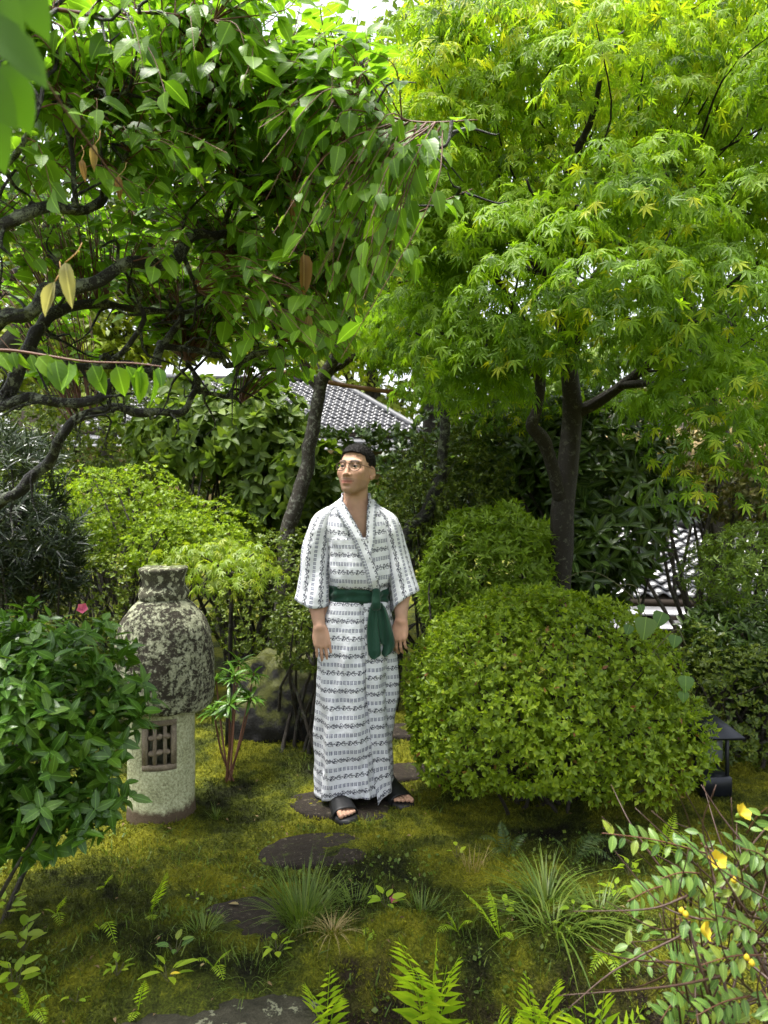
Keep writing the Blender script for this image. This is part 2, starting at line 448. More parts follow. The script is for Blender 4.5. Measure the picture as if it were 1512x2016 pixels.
STONES = [  # outline in plan: centre px, py -> on the ground; width, depth (m), angle
    (622, 1678, .42, .26, .1, 'dark flat stepping stone just in front of the sandals'),
    (503, 1820, .34, .28, .35, 'dark stepping stone left of the big grass clump'),
    (435, 2003, .58, .34, .05, 'grey stepping slab with pale lichen spots at the bottom edge'),
    (672, 1590, .50, .30, -.2, 'dark stepping stone under the standing man'),
    (826, 1526, .34, .24, .1, 'brown stepping stone beside the azalea, just behind the man'),
    (800, 1466, .34, .22, .0, 'farthest small stepping stone, half behind the robe'),
]
MS1 = stonemat('wet_path_stone', [(.006, .0045, .003), (.019, .014, .0095), (.046, .034, .024)], 42., .75, spots=((.10, .085, .06), .60), bump=1.0, moss=.12, mosscol=(.04, .05, .008))
MS2 = stonemat('lichen_slab', [(.010, .010, .006), (.028, .026, .016), (.055, .050, .034)], 24., .7, spots=((.15, .155, .10), .58), bump=.7)
STONE_XY = []
for px, py, sx, sy, an, lab in STONES:
    d = CAMZ * FPX / (py - HORIZON)
    x0, y0, _ = P(px, py, d); n = 40
    a = np.linspace(0, 2 * np.pi, n, endpoint=False)
    rr = 1 + .17 * vnoise(np.stack([np.cos(a) * 1.6 + px, np.sin(a) * 1.6, a * 0], -1), 2) + .05 * vnoise(np.stack([np.cos(a) * 5 + px, np.sin(a) * 5, a * 0], -1), 3)
    e = 2.8; ca, sa = np.cos(a), np.sin(a)
    se = (np.abs(ca) ** e + np.abs(sa) ** e) ** (-1 / e)
    ox, oy = ca * se * rr * sx / 2, sa * se * rr * sy / 2
    c_, s_ = math.cos(an), math.sin(an); ox, oy = ox * c_ - oy * s_, ox * s_ + oy * c_
    z0 = float(np.mean(gz(x0 + ox * .6, y0 + oy * .6))) - .008
    if py > 1900: z0 = float(gz(x0, y0)) + .012
    rings = [(1.03, -.09), (1.03, .0), (1.0, .012), (.96, .018), (.8, .019), (.55, .021), (.25, .020)]
    V = np.concatenate([np.stack([x0 + ox * k, y0 + oy * k, np.full(n, z0 + h)], -1) for k, h in rings])
    V[:, 2] += .004 * fbm(V * 14, 3, 5) * (V[:, 2] > z0 - .02)
    V = np.vstack([V, [x0, y0, z0 + .021]]); c0 = len(V) - 1; b = (len(rings) - 1) * n; j = np.arange(n)
    o = obj('stepping_stone', mesh('stepping_stone', V, [grid_faces(len(rings), n, True), np.stack([b + j, b + (j + 1) % n, np.full(n, c0)], -1)], MS2 if py > 1900 else MS1, True))
    tag(o, lab, 'stepping stone', 'stepping stones of the garden path')
    STONE_XY.append((x0, y0, sx, sy, an, z0 + .02))
def on_stone(x, y, grow=1.0):
    r = np.zeros(np.shape(x), bool)
    for x0, y0, sx, sy, an, _ in STONE_XY:
        c_, s_ = math.cos(-an), math.sin(-an); u = (x - x0) * c_ - (y - y0) * s_; v = (x - x0) * s_ + (y - y0) * c_
        r |= (np.abs(u / (sx / 2 * grow)) ** 3.2 + np.abs(v / (sy / 2 * grow)) ** 3.2) < 1
    return r

# moss cushion sprigs over the near ground
n = 110000
yy = 2.0 * (5.2 / 2.0) ** R.random(n); xx = (R.random(n) * 2 - 1) * (.56 * yy)
ok = ~on_stone(xx, yy, .72 + .30 * R.random(n) ** .5); xx, yy = xx[ok], yy[ok]; n = len(xx)
pos = np.stack([xx, yy, gz(xx, yy) + .004 + .011 * vnoise(np.stack([xx * 9, yy * 9, xx * 0], -1), 12)], -1)
q = rdir(n); q[:, 2] = np.abs(q[:, 2]) + .6
M = frames(q, rdir(n))
tm = (np.array([[-.16, 0, 0], [.16, 0, 0], [0, 1, 0], [0, 0, -.16], [0, 0, .16], [.25, .9, .15], [-.1, .1, 0], [.1, 0, .1], [-.35, .8, -.1]], float), np.array([[0, 1, 2], [3, 4, 5], [6, 7, 8]]))
m = NT('moss_sprig'); c, fine, mid = moss_colour(m, m.pos()); rn = m.sep(m.attr('leaf'))[2]
c = m.mix(1.0, c, m.ramp(rn, [(0., .6), (.8, 1.25), (1., 1.6)]), 'MULTIPLY')
b = m.bsdf(c, .7, .2); t = m.n('ShaderNodeBsdfTranslucent'); m.L(c, t.inputs[0]); mx = m.n('ShaderNodeMixShader'); mx.inputs[0].default_value = .3
m.L(b.outputs[0], mx.inputs[1]); m.L(t.outputs[0], mx.inputs[2]); MSPRIG = m.done(mx)
o = obj('moss', bake_mesh('moss', [tm], pos, M, (.007 + .009 * R.random(n)) * (.7 + .3 * yy / 2.5), R.random(n), MSPRIG), kind='stuff')
tag(o, 'yellow green moss cushions carpeting the ground', 'moss')

# ------------------------------------------------------------------ stone lantern
D = 3.54; LX = P(318, 968, D)[0]; u = D / FPX
ML1 = NT('lantern_roof_stone'); p = ML1.pos()
n1 = ML1.noise(p, 9., 5, .68, .6); n2 = ML1.noise(p, 55., 4, .7); n3 = ML1.noise(p, 150., 2, .6)
f = ML1.math('ADD', ML1.math('MULTIPLY', n1, .50), ML1.math('MULTIPLY', n2, .50))
base = ML1.mix(n2, (.014, .012, .008), (.065, .055, .038))
lich = ML1.ramp(ML1.math('ADD', ML1.math('MULTIPLY', n2, .5), ML1.math('MULTIPLY', n3, .5)), [(.3, (.10, .105, .06)), (.5, (.27, .28, .18)), (.7, (.45, .46, .33))])
msk = ML1.ramp(f, [(.465, 0.0), (.53, 1.0)])
c = ML1.mix(msk, base, lich)
ML1 = ML1.done(ML1.bsdf(c, .85, .25, ML1.bump(ML1.math('ADD', ML1.math('MULTIPLY', msk, .6), n2), .8, .012)))
m = NT('lantern_column_stone'); p = m.pos(); z = m.sep(p)[2]
n2 = m.noise(p, 90., 4, .75); n1 = m.noise(p, 12., 4, .65)
c = m.ramp(m.math('ADD', m.math('MULTIPLY', n2, .7), m.math('MULTIPLY', n1, .3)), [(.32, (.11, .11, .06)), (.45, (.34, .35, .20)), (.6, (.60, .62, .40))])
soil = m.ramp(m.math('ADD', z, m.math('MULTIPLY', m.math('SUBTRACT', n1, .5), .09)), [(.07, 1.0), (.095, 0.0)])
c = m.mix(soil, c, m.mix(n2, (.05, .036, .022), (.15, .11, .07)))
ML2 = m.done(m.bsdf(c, .85, .2, m.bump(n2, .9, .008)))
ML3 = stonemat('lantern_window_stone', [(.10, .08, .055), (.22, .18, .13), (.34, .29, .21)], 40., .8, bump=.5)
lz = lambda py: CAMZ - (py - HORIZON) * u
lan = thing('stone_lantern', (LX, D, 0), 'mossy stone lantern with helmet shaped lichen covered roof', 'stone lantern')
# column with a window opening: angle -90 deg looks at the viewer; the window is turned a little to the right
r0 = 64 * u; z0, z1 = -.05, lz(1388); wa0, wa1 = rad(-90 - 16), rad(-90 + 40); wz0, wz1 = lz(1494), lz(1402)
ang = np.unique(np.round(np.concatenate([np.linspace(wa1, wa0 + 2 * np.pi, 44), np.linspace(wa0 + 2 * np.pi, wa1 + 2 * np.pi, 13)]), 6)); ang = ang[:-1]
zs = np.unique(np.round(np.concatenate([np.linspace(z0, wz0, 12), np.linspace(wz0, wz1, 8), np.linspace(wz1, z1, 4)]), 6))
V = np.zeros((len(zs), len(ang), 3)); nz = fbm(np.stack([np.cos(ang)[None] * 2 + zs[:, None] * 0, np.sin(ang)[None] * 2 + zs[:, None] * 0, zs[:, None] * 9 + ang[None] * 0], -1) * 1.2, 3, 2)
rr = r0 * (1 + .012 * nz + .05 * sstep(.12, -.03, zs)[:, None])
V[..., 0] = LX + rr * np.cos(ang); V[..., 1] = D + rr * np.sin(ang); V[..., 2] = zs[:, None]
F = grid_faces(len(zs), len(ang), True)
ac = ang[(F[:, 0] % len(ang))] + 1e-3; zc = zs[F[:, 0] // len(ang)] + 1e-4
hole = (ac > wa0 + 2 * np.pi) & (ac < wa1 + 2 * np.pi) & (zc > wz0) & (zc < wz1 - 1e-3)
Vc = V.reshape(-1, 3)
# thick wall: an inner skin
Vi = Vc.copy(); Vi[:, :2] = (Vi[:, :2] - [LX, D]) * .70 + [LX, D]
F1 = F[~hole]; nv = len(Vc)
edges = {}
for f in F1:
    for a_, b_ in zip(f, np.roll(f, -1)): edges[(a_, b_)] = 1
rim = [[b_, a_, a_ + nv, b_ + nv] for (a_, b_) in edges if (b_, a_) not in edges]
obj('column', mesh('column', np.vstack([Vc, Vi]), [F1, F1[:, ::-1] + nv, np.array(rim)], ML2, True), lan)
def on_col(a, z, r): return np.array([LX + r * math.cos(a), D + r * math.sin(a), z])
def arc_bar(a0, a1, za, zb, ra, rb, n=9):
    V = []
    for a in np.linspace(a0, a1, n):
        V += [on_col(a, za, ra), on_col(a, zb, ra), on_col(a, zb, rb), on_col(a, za, rb)]
    V = np.array(V); F = grid_faces(n, 4, True)[:, ::-1]
    return V, [F, np.array([[0, 1, 2, 3], [4 * n - 1, 4 * n - 2, 4 * n - 3, 4 * n - 4]])]
fw = .020; fa = fw / r0
wf = []
for args in ((wa0 - fa * .2, wa1 + fa * .2, wz1 - fw, wz1 + .004), (wa0 - fa * .2, wa1 + fa * .2, wz0 - .004, wz0 + fw)):
    wf.append(arc_bar(*args, r0 * .86, r0 * 1.015))
wf.append(arc_bar(wa0 - fa * .2, wa0 + fa, wz0 + fw, wz1 - fw, r0 * .86, r0 * 1.012, 3)); wf.append(arc_bar(wa1 - fa, wa1 + fa * .2, wz0 + fw, wz1 - fw, r0 * .86, r0 * 1.012, 3))
wpart = obj('window_frame', mesh('window_frame', *join(wf), ML3), lan)
for t in (.36, .68):
    a = wa0 + (wa1 - wa0) * t
    obj('lattice_bar', mesh('lattice_bar', *arc_bar(a - .055, a + .055, wz0 + fw, wz1 - fw, r0 * .83, r0 * .97, 3), ML3), wpart)
for t in (.34, .66):
    zc = wz0 + (wz1 - wz0) * t
    pts = np.array([on_col(a, zc + .004 * math.sin(a * 9), r0 * .90) for a in np.linspace(wa0 + fa, wa1 - fa, 25)])
    s = np.linspace(0, 1, 25); bul = .008 + .010 * np.abs(np.sin(s * np.pi * 3)) ** .8
    obj('lattice_bar', mesh('lattice_bar', *tube(pts, bul, 8, True, flat=.75), ML3, True), wpart)
# roof: helmet with a worn lower rim
pr = [(0, 1393), (.150, 1392), (.20, 1394), (.226, 1390), (.237, 1378), (.241, 1355), (.239, 1325), (.234, 1296), (.226, 1268), (.214, 1241), (.195, 1219), (.167, 1201), (.143, 1190), (.122, 1183), (.105, 1178)]
prof = crom(np.array([(r_, lz(y_)) for r_, y_ in pr]), 60)
prof[:, 0] *= .94; V, F = lathe(prof, (LX + .015, D, 0), 72, .045, 6., 3)
low = sstep(lz(1345), lz(1392), V[:, 2]); aa = np.arctan2(V[:, 1] - D, V[:, 0] - LX)
V[:, 2] += low * (.020 * vnoise(np.stack([np.cos(aa) * 2.2, np.sin(aa) * 2.2, aa * 0], -1), 9) + .010 * np.cos(aa + .3) + .01)
obj('roof', mesh('roof', V, F, ML1, True), lan)
pr = [(.105, 1184), (.114, 1179), (.122, 1173), (.122, 1166), (.113, 1159), (.102, 1154), (.099, 1148), (.102, 1139), (.110, 1130), (.117, 1123), (.113, 1118), (.085, 1116), (.05, 1117), (0, 1118)]
prof = crom(np.array([(r_, lz(y_)) for r_, y_ in pr]), 40)
prof[:, 0] *= .92; V, F = lathe(prof, (LX + .005, D, 0), 48, .075, 11., 6)
obj('cap', mesh('cap', V, F, stonemat('mossy_cap_stone', [(.018, .016, .011), (.06, .056, .036), (.17, .175, .11)], 34., .9, moss=.22, mosscol=(.10, .12, .045), spots=((.36, .37, .25), .53), bump=1.0), True), lan)

# ------------------------------------------------------------------ boulder
MB_ = stonemat('boulder_stone', [(.006, .0055, .005), (.018, .017, .016), (.044, .042, .040)], 13., .6, bump=1.0, moss=.92, mosscol=(.055, .060, .010))
def boulder(name, c, r, lab, seed, mat):
    n1, n2 = 96, 56; th = np.linspace(0, 2 * np.pi, n1, endpoint=False); ph = np.linspace(-.5 * np.pi, .5 * np.pi, n2)
    q = np.stack([np.cos(ph)[:, None] * np.cos(th), np.cos(ph)[:, None] * np.sin(th), np.sin(ph)[:, None] + th * 0], -1)
    k = 1 + .24 * vnoise(q * 1.5 + seed, seed) + .13 * np.abs(vnoise(q * 3.3 + seed, seed + 1)) + .07 * np.abs(vnoise(q * 7, seed + 2)) + .02 * vnoise(q * 18, seed + 3)
    q = np.sign(q) * np.abs(q) ** .95 * k[..., None]
    V = q.reshape(-1, 3) * np.asarray(r) + np.asarray(c)
    o = obj(name, mesh(name, V, grid_faces(n2, n1, True), mat, True)); return tag(o, lab, 'boulder', None)
boulder('boulder', (-.62, 4.62, .16), (.30, .26, .36), 'large dark boulder with moss on top, between lantern and man', 4, MB_)

# ------------------------------------------------------------------ tiled house behind, upper left
def wet(name, c1, c2, rough, scale=8.):
    m = NT(name); p = m.pos(); n1 = m.noise(p, scale, 4, .65); n2 = m.noise(p, scale * 7, 3)
    r_ = m.math('FRACT', m.math('ADD', m.n('ShaderNodeObjectInfo').outputs['Random'], 0))
    c = m.mix(m.math('MULTIPLY', m.math('ADD', n1, r_), .5), c1, c2)
    return m.done(m.bsdf(c, m.math('ADD', m.math('MULTIPLY', n2, .25), rough), .6, m.bump(n2, .15, .004), Coat_Weight=.3, Coat_Roughness=.12))
MTILE = wet('roof_tile', (.022, .022, .025), (.075, .075, .082), .36, 3.)
MTILE2 = wet('wet_roof_tile', (.015, .015, .017), (.05, .05, .055), .20)
MMETAL = wet('wet_eave_metal', (.15, .15, .155), (.24, .24, .25), .2)
MPLAST = plainmat('plaster', (.26, .19, .085), (.36, .27, .13), 5., .85)
MWOOD = plainmat('dark_timber', (.018, .012, .008), (.05, .034, .022), 12., .7)
def tile_mesh(name, wd, ln, mat, th=.02):
    s = np.linspace(0, 1, 6); zz = .16 * wd * np.sin(s * 2 * np.pi) * 1.0
    V = []
    for yv, up in ((0, .035 * ln / .25), (ln * 1.12, .0)):
        for k in (0, -th):
            V += [[(s_ - .5) * wd * 1.04, yv, z_ + k + up] for s_, z_ in zip(s, zz)]
    V = np.array(V); F = []
    for j in range(5):
        F.append([j, j + 1, 12 + j + 1, 12 + j]); F.append([6 + j + 1, 6 + j, 18 + j, 18 + j + 1]); F.append([6 + j, 6 + j + 1, j + 1, j])
    return mesh(name, V, np.array(F), mat, True)
def tiled(parent, roof, A, B, C, wd, ln, mat, keep, single, name='tile'):
    """tiles laid over the slope with eave A->B and uphill edge A->C; keep(s, t) says where the slope has tiles"""
    A, B, C = (np.asarray(v, float) for v in (A, B, C)); ex, ey = norm(B - A), norm(C - A); ez = np.cross(ex, ey)
    nx, ny = int(np.linalg.norm(B - A) / wd), int(np.linalg.norm(C - A) / ln); spots = []
    for j in range(ny):
        for i in range(nx):
            s, t = (i + .5) / nx, j / ny
            if keep(s, t): spots.append(A + ex * (i + .5) * wd + ey * j * ln + ez * (.045 + .004 * R.normal()))
    me = tile_mesh(name, wd, ln, mat); M = np.column_stack([ex, ey, ez]); spots = np.array(spots)
    px, py = proj(spots + ey * ln * .5)
    score = np.where((px > 560) & (px < 800) & (py > 745) & (py < 850), 0, 1) * 1000 + spots[:, 1] * 0 if single < len(spots) else np.zeros(len(spots))
    order = np.argsort(score, kind='stable')
    L = Vector(parent.location) if parent.type == 'EMPTY' and parent.parent is None else Vector((0, 0, 0))
    for i in order[:single]:
        o = bpy.data.objects.new(name, me); COL.objects.link(o); o.parent = roof
        Rm = M @ rotz(R.normal() * .022) @ rotx(R.normal() * .02)
        T = np.eye(4); T[:3, :3] = Rm; T[:3, 3] = spots[i]; o.matrix_local = Matrix(T.tolist())
    rest = order[single:]
    if len(rest):
        Vt = np.empty(len(me.vertices) * 3, np.float32); me.vertices.foreach_get('co', Vt); Vt = Vt.reshape(-1, 3)
        Ft = np.array([list(q.vertices) for q in me.polygons])
        V = (Vt @ M.T)[None] + spots[rest][:, None]; F = Ft[None] + (np.arange(len(rest)) * len(Vt))[:, None, None]
        obj('tile_field', mesh('tile_field', V.reshape(-1, 3), F.reshape(-1, 4), mat, True), roof, kind='stuff')
def slab(a, b, c, d, th):
    """a thick sheet through four corners"""
    q = np.array([a, b, c, d], float); n_ = norm(np.cross(q[1] - q[0], q[3] - q[0])); V = np.vstack([q, q - n_ * th])
    return V, np.array([[0, 1, 2, 3], [7, 6, 5, 4], [0, 4, 5, 1], [1, 5, 6, 2], [2, 6, 7, 3], [3, 7, 4, 0]])
house = thing('house', (-4, 21, 0), 'low garden house with grey tiled hipped roof behind the trees', 'house')
E0, E1 = P(240, 838, 20), P(832, 858, 19.2); Rg0, Rg1 = P(300, 742, 23), P(650, 752, 22.6)
E0, E1 = np.array([-8.5, 20.2, 3.12]), np.array([1.0, 19.4, 2.93]); C0 = E0 + np.array([.25, 3.0, 1.72]); Rg1 = np.array([-1.55, 22.75, 4.72])
rs = obj('roof', mesh('roof', *slab(E0, E1, Rg1, C0, .12), MWOOD), house)
hip = lambda s, t: s < 1 - t * .272
tiled(house, rs, E0, E1, C0, .19, .21, MTILE, hip, 300)
V = crom(np.array([E1 + [.02, .03, .09], (E1 + Rg1) / 2 + [.02, .02, .11], Rg1 + [.02, 0, .12]]), 22)
obj('hip_ridge', mesh('hip_ridge', *tube(V, .09, 8, True, .12, 3), MTILE, True), house)
obj('ridge', mesh('ridge', *tube(np.array([C0 + [0, 0, .12], (C0 + Rg1) / 2 + [0, 0, .12], Rg1 + [0, 0, .12]]), .12, 8), MTILE, True), house)
obj('roof_end', mesh('roof_end', *slab(E1, E1 + np.array([1.2, 5.6, -.05]), Rg1 + [.3, 1.6, 0], Rg1, .10), MTILE), house)
for k in range(3):   # stepped metal eave below the tiles
    o0, o1 = np.array([-8.4, 19.95 - .16 * k, 2.90 - .11 * k]), np.array([1.35 + .12 * k, 19.15 - .16 * k, 2.72 - .11 * k])
    obj('eave_board', mesh('eave_board', *slab(o0, o1, o1 + [0, .30, .11], o0 + [0, .30, .11], .035), MMETAL), house)
obj('wall', mesh('wall', *box((-4.0, 21.6, 1.3), (8.8, 2.4, 3.2)), MPLAST), house)
for x in np.arange(-8.2, .6, 1.45): obj('post', mesh('post', *bbox((x, 20.34, 1.3), (.14, .14, 3.0), .01), MWOOD), house)
obj('wall_beam', mesh('wall_beam', *bbox((-3.9, 20.36, 2.2), (8.6, .10, .16), .01), MWOOD), house)
h2 = thing('house', (-9, 29, 0), 'taller house with grey tiled roof far behind, at the left', 'house')
E0, E1 = np.array([-14., 28., 5.95]), np.array([-7.9, 27.6, 5.85]); C0 = E0 + [.1, 2.2, 1.0]
rs = obj('roof', mesh('roof', *slab(E0, E1, E1 + [-.4, 2.2, 1.0], C0, .15), MWOOD), h2)
tiled(h2, rs, E0, E1, C0, .30, .30, MTILE, lambda s, t: True, 160)
obj('wall', mesh('wall', *box((-11, 29.4, 2.8), (5.6, 2.0, 5.9)), MWOOD), h2)

# ------------------------------------------------------------------ low wet roof, right
h3 = thing('house', (5.5, 14, -2.4), 'lower house at the right, its wet tiled roof shining white', 'house')
E0, E1 = np.array([2.5, 11.6, -.10]), np.array([8.6, 11.4, -.16]); C0 = E0 + [0, 3.2, .95]
rs = obj('roof', mesh('roof', *slab(E0, E1, E1 + [0, 3.2, .95], C0, .14), MWOOD), h3)
tiled(h3, rs, E0, E1, C0, .27, .26, MTILE2, lambda s, t: True, 300)
for k in range(2):
    o0, o1 = E0 + [.05, -.05 - .5 * k, -.10 - .12 * k], E1 + [0, -.05 - .5 * k, -.10 - .12 * k]
    obj('eave_sheet', mesh('eave_sheet', *slab(o0 + [0, -.5, -.03], o1 + [0, -.5, -.03], o1, o0, .03), MMETAL), h3)
obj('ridge', mesh('ridge', *tube(np.array([C0 + [0, 0, .1], E1 + [0, 3.2, 1.05]]), .14, 8), MTILE2, True), h3)
obj('wall', mesh('wall', *box((5.6, 14.0, -1.35), (5.6, 3.4, 2.3)), MWOOD), h3)
obj('upper_wall', mesh('upper_wall', *box((6.2, 16.4, 1.6), (5.2, 2.4, 3.2)), MWOOD), h3)
for k in range(4): obj('window_panel', mesh('window_panel', *box((4.3 + k * 1.1, 15.18, 2.3), (.9, .05, .9)), MPLAST), h3)

# ------------------------------------------------------------------ garden lamp
MLAMP = plainmat('lamp_metal', (.006, .007, .010), (.016, .019, .026), 20., .35, .5, .05, .4)
lx, ly = 1.605, 3.78; lg = float(gz(lx, ly)); lp = thing('garden_lamp', (lx, ly, lg), 'low dark metal garden lamp with pyramid cap, right of azalea', 'lamp')
hz = CAMZ - (1438 - HORIZON) / FPX * ly; az_ = hz + .09; hw = .115
V = np.array([[lx - hw, ly - hw, hz], [lx + hw, ly - hw, hz], [lx + hw, ly + hw, hz], [lx - hw, ly + hw, hz], [lx, ly, az_], [lx - hw, ly - hw, hz - .012], [lx + hw, ly - hw, hz - .012], [lx + hw, ly + hw, hz - .012], [lx - hw, ly + hw, hz - .012]])
obj('cap', mesh('cap', V, [np.array([[0, 1, 4], [1, 2, 4], [2, 3, 4], [3, 0, 4]]), np.array([[5, 6, 1, 0], [6, 7, 2, 1], [7, 8, 3, 2], [8, 5, 0, 3], [8, 7, 6, 5]])], MLAMP), lp)
for sx in (-1, 1):
    for sy in (-1, 1): obj('post', mesh('post', *bbox((lx + sx * .055, ly + sy * .055, (hz + lg) / 2 - .01), (.016, .016, hz - lg), .003), MLAMP), lp)
obj('light_box', mesh('light_box', *bbox((lx, ly, hz - .085), (.085, .085, .11), .008), plainmat('lamp_diffuser', (.10, .11, .12), (.14, .15, .16), 6., .3)), lp)
obj('base', mesh('base', *bbox((lx, ly, lg + .05), (.15, .15, .10), .01), MLAMP), lp)

# ------------------------------------------------------------------ bamboo pole across the back
MBAM = plainmat('aged_bamboo', (.12, .05, .018), (.26, .13, .045), 9., .45)
a, b = P(520, 722, 5.9), P(905, 780, 5.7); t = np.linspace(0, 1, 40)[:, None]; pts = a * (1 - t) + b * t; pts[:, 2] -= .05 * (t[:, 0] * (1 - t[:, 0])) * 4
rr = np.full(40, .017); rr[::7] = .020
bp = thing('bamboo_pole', tuple(a), 'brown bamboo pole lying across branches behind the man', 'pole')
obj('cane', mesh('cane', *tube(pts, rr, 9), MBAM, True), bp)
# ------------------------------------------------------------------ the man in the printed cotton robe
PO = np.array([-.14, 3.66, .0]); PS = .002414
plx = lambda px: (px - 698) * PS
plz = lambda py: CAMZ - (py - HORIZON) * PS
class Field:
    """signed distance samples on a grid with uneven lines; shapes are blended in one by one"""
    def __init__(s, xs, ys, zs):
        s.ax = (np.asarray(xs), np.asarray(ys), np.asarray(zs)); s.S = np.full((len(xs), len(ys), len(zs)), 1.0, np.float32)
    def part(s, lo, hi):
        sl, g = [], []
        for a, l, h in zip(s.ax, lo, hi):
            i, j = np.searchsorted(a, l), np.searchsorted(a, h); sl.append(slice(i, j)); g.append(a[i:j])
        return tuple(sl), np.meshgrid(*g, indexing='ij', sparse=True)
    def add(s, lo, hi, fn, k=.0, cut=False, pad=.03):
        lo = np.asarray(lo) - pad - k; hi = np.asarray(hi) + pad + k
        sl, (x, y, z) = s.part(lo, hi); a = s.S[sl]
        if a.size == 0: return
        d = fn(x, y, z).astype(np.float32)
        if cut: a2, d2 = -a, d
        else: a2, d2 = a, d
        if k > 0:
            h = np.clip(.5 + .5 * (d2 - a2) / k, 0, 1); r = d2 * (1 - h) + a2 * h - k * h * (1 - h)
        else: r = np.minimum(a2, d2)
        s.S[sl] = -r if cut else r
    def cap(s, a, b, ra, rb, k=.01, cut=False):
        a, b = np.asarray(a, float), np.asarray(b, float); ab = b - a; L2 = (ab ** 2).sum() + 1e-12; rm = max(ra, rb)
        def fn(x, y, z):
            t = np.clip(((x - a[0]) * ab[0] + (y - a[1]) * ab[1] + (z - a[2]) * ab[2]) / L2, 0, 1)
            return np.sqrt((x - a[0] - t * ab[0]) ** 2 + (y - a[1] - t * ab[1]) ** 2 + (z - a[2] - t * ab[2]) ** 2) - (ra + (rb - ra) * t)
        s.add(np.minimum(a, b) - rm, np.maximum(a, b) + rm, fn, k, cut)
    def ell(s, c, r, k=.01, M=None, cut=False):
        c, r = np.asarray(c, float), np.asarray(r, float); rm = r.max()
        def fn(x, y, z):
            q = (x - c[0], y - c[1], z - c[2])
            if M is not None: q = tuple(M[0, i] * q[0] + M[1, i] * q[1] + M[2, i] * q[2] for i in range(3))
            k0 = np.sqrt((q[0] / r[0]) ** 2 + (q[1] / r[1]) ** 2 + (q[2] / r[2]) ** 2)
            k1 = np.sqrt((q[0] / r[0] ** 2) ** 2 + (q[1] / r[1] ** 2) ** 2 + (q[2] / r[2] ** 2) ** 2)
            return k0 * (k0 - 1) / np.maximum(k1, 1e-6)
        s.add(c - rm, c + rm, fn, k, cut)
    def nets(s):
        S = s.S; nx, ny, nz = S.shape; neg = S < 0
        cnt = np.zeros((nx - 1, ny - 1, nz - 1), np.int8)
        for i in (0, 1):
            for j in (0, 1):
                for k in (0, 1): cnt += neg[i:nx - 1 + i, j:ny - 1 + j, k:nz - 1 + k]
        act = (cnt > 0) & (cnt < 8); I, J, K = np.nonzero(act); idx = np.full(act.shape, -1, np.int32); idx[act] = np.arange(len(I))
        cs = [(i, j, k) for i in (0, 1) for j in (0, 1) for k in (0, 1)]
        val = {c: S[I + c[0], J + c[1], K + c[2]] for c in cs}
        loc = np.zeros((len(I), 3)); cn = np.zeros(len(I))
        for a in cs:
            for b in cs:
                if sum(b) - sum(a) == 1 and all(y >= x for x, y in zip(a, b)):
                    va, vb = val[a], val[b]; cr = (va < 0) != (vb < 0); t = np.where(cr, va / np.where(cr, va - vb, 1), 0)
                    for ax in range(3): loc[:, ax] += np.where(cr, a[ax] + (b[ax] - a[ax]) * t, 0)
                    cn += cr
        loc /= cn[:, None]; V = np.empty_like(loc)
        for ax, I_ in enumerate((I, J, K)):
            a = s.ax[ax]; V[:, ax] = a[I_] + loc[:, ax] * (a[I_ + 1] - a[I_])
        Q = []
        for ax in range(3):
            o1, o2 = (ax + 1) % 3, (ax + 2) % 3
            lo = [slice(1, d_ - 1) for d_ in S.shape]; hi = list(lo); lo[ax] = slice(0, S.shape[ax] - 1); hi[ax] = slice(1, S.shape[ax])
            n0, n1 = neg[tuple(lo)], neg[tuple(hi)]; w = np.nonzero(n0 != n1); flip = n0[w]
            base = [w[0].copy(), w[1].copy(), w[2].copy()]
            for q in range(3):
                if q != ax: base[q] = base[q] + 1
            def cell(d1, d2):
                c = [b.copy() for b in base]; c[o1] -= d1; c[o2] -= d2; return idx[tuple(c)]
            q = np.stack([cell(1, 1), cell(0, 1), cell(0, 0), cell(1, 0)], -1); q[~flip] = q[~flip][:, ::-1]; Q.append(q)
        Q = np.concatenate(Q); return V, Q[(Q >= 0).all(1)]

HC = np.array([.010, -.012, 1.612]); HM = rotz(rad(-24)) @ rotx(rad(-8)) @ roty(rad(1))
H = lambda x, y, z: HC + HM @ np.array([x, y, z], float)
def zl(*seg):
    out = []
    for a, b, s in seg: out += list(np.arange(a, b - 1e-9, s))
    return np.array(out)
fx = np.arange(-.30, .335, .0028); fy = np.arange(-.225, .275, .0030)
fz = zl((-.01, .13, .0035), (.13, .70, .012), (.70, .98, .0027), (.98, 1.40, .010), (1.40, 1.46, .005), (1.46, 1.76, .0026))
B = Field(fx, fy, fz)
# trunk, legs
B.ell((0, .035, 1.20), (.145, .095, .24), .03); B.ell((0, .03, 1.32), (.145, .098, .12), .04); B.ell((0, .035, .95), (.145, .10, .13), .04)
B.cap((0, .04, 1.415), (-.13, .035, 1.360), .045, .044, .03); B.cap((0, .04, 1.415), (.13, .035, 1.360), .045, .044, .03)
B.cap((.000, .040, 1.40), (.008, .018, 1.535), .062, .055, .03)
for s, ank in ((-1, (-.085, .005, .085)), (1, (.132, .135, .085))):
    hip = (s * .085, .035, .92); kn = (.5 * hip[0] + .5 * ank[0], .5 * hip[1] + .5 * ank[1] - .02, .50)
    B.cap(hip, kn, .082, .054, .03); B.cap(kn, (ank[0], ank[1], .30), .052, .050, .02); B.cap((ank[0], ank[1], .30), ank, .050, .034, .015)
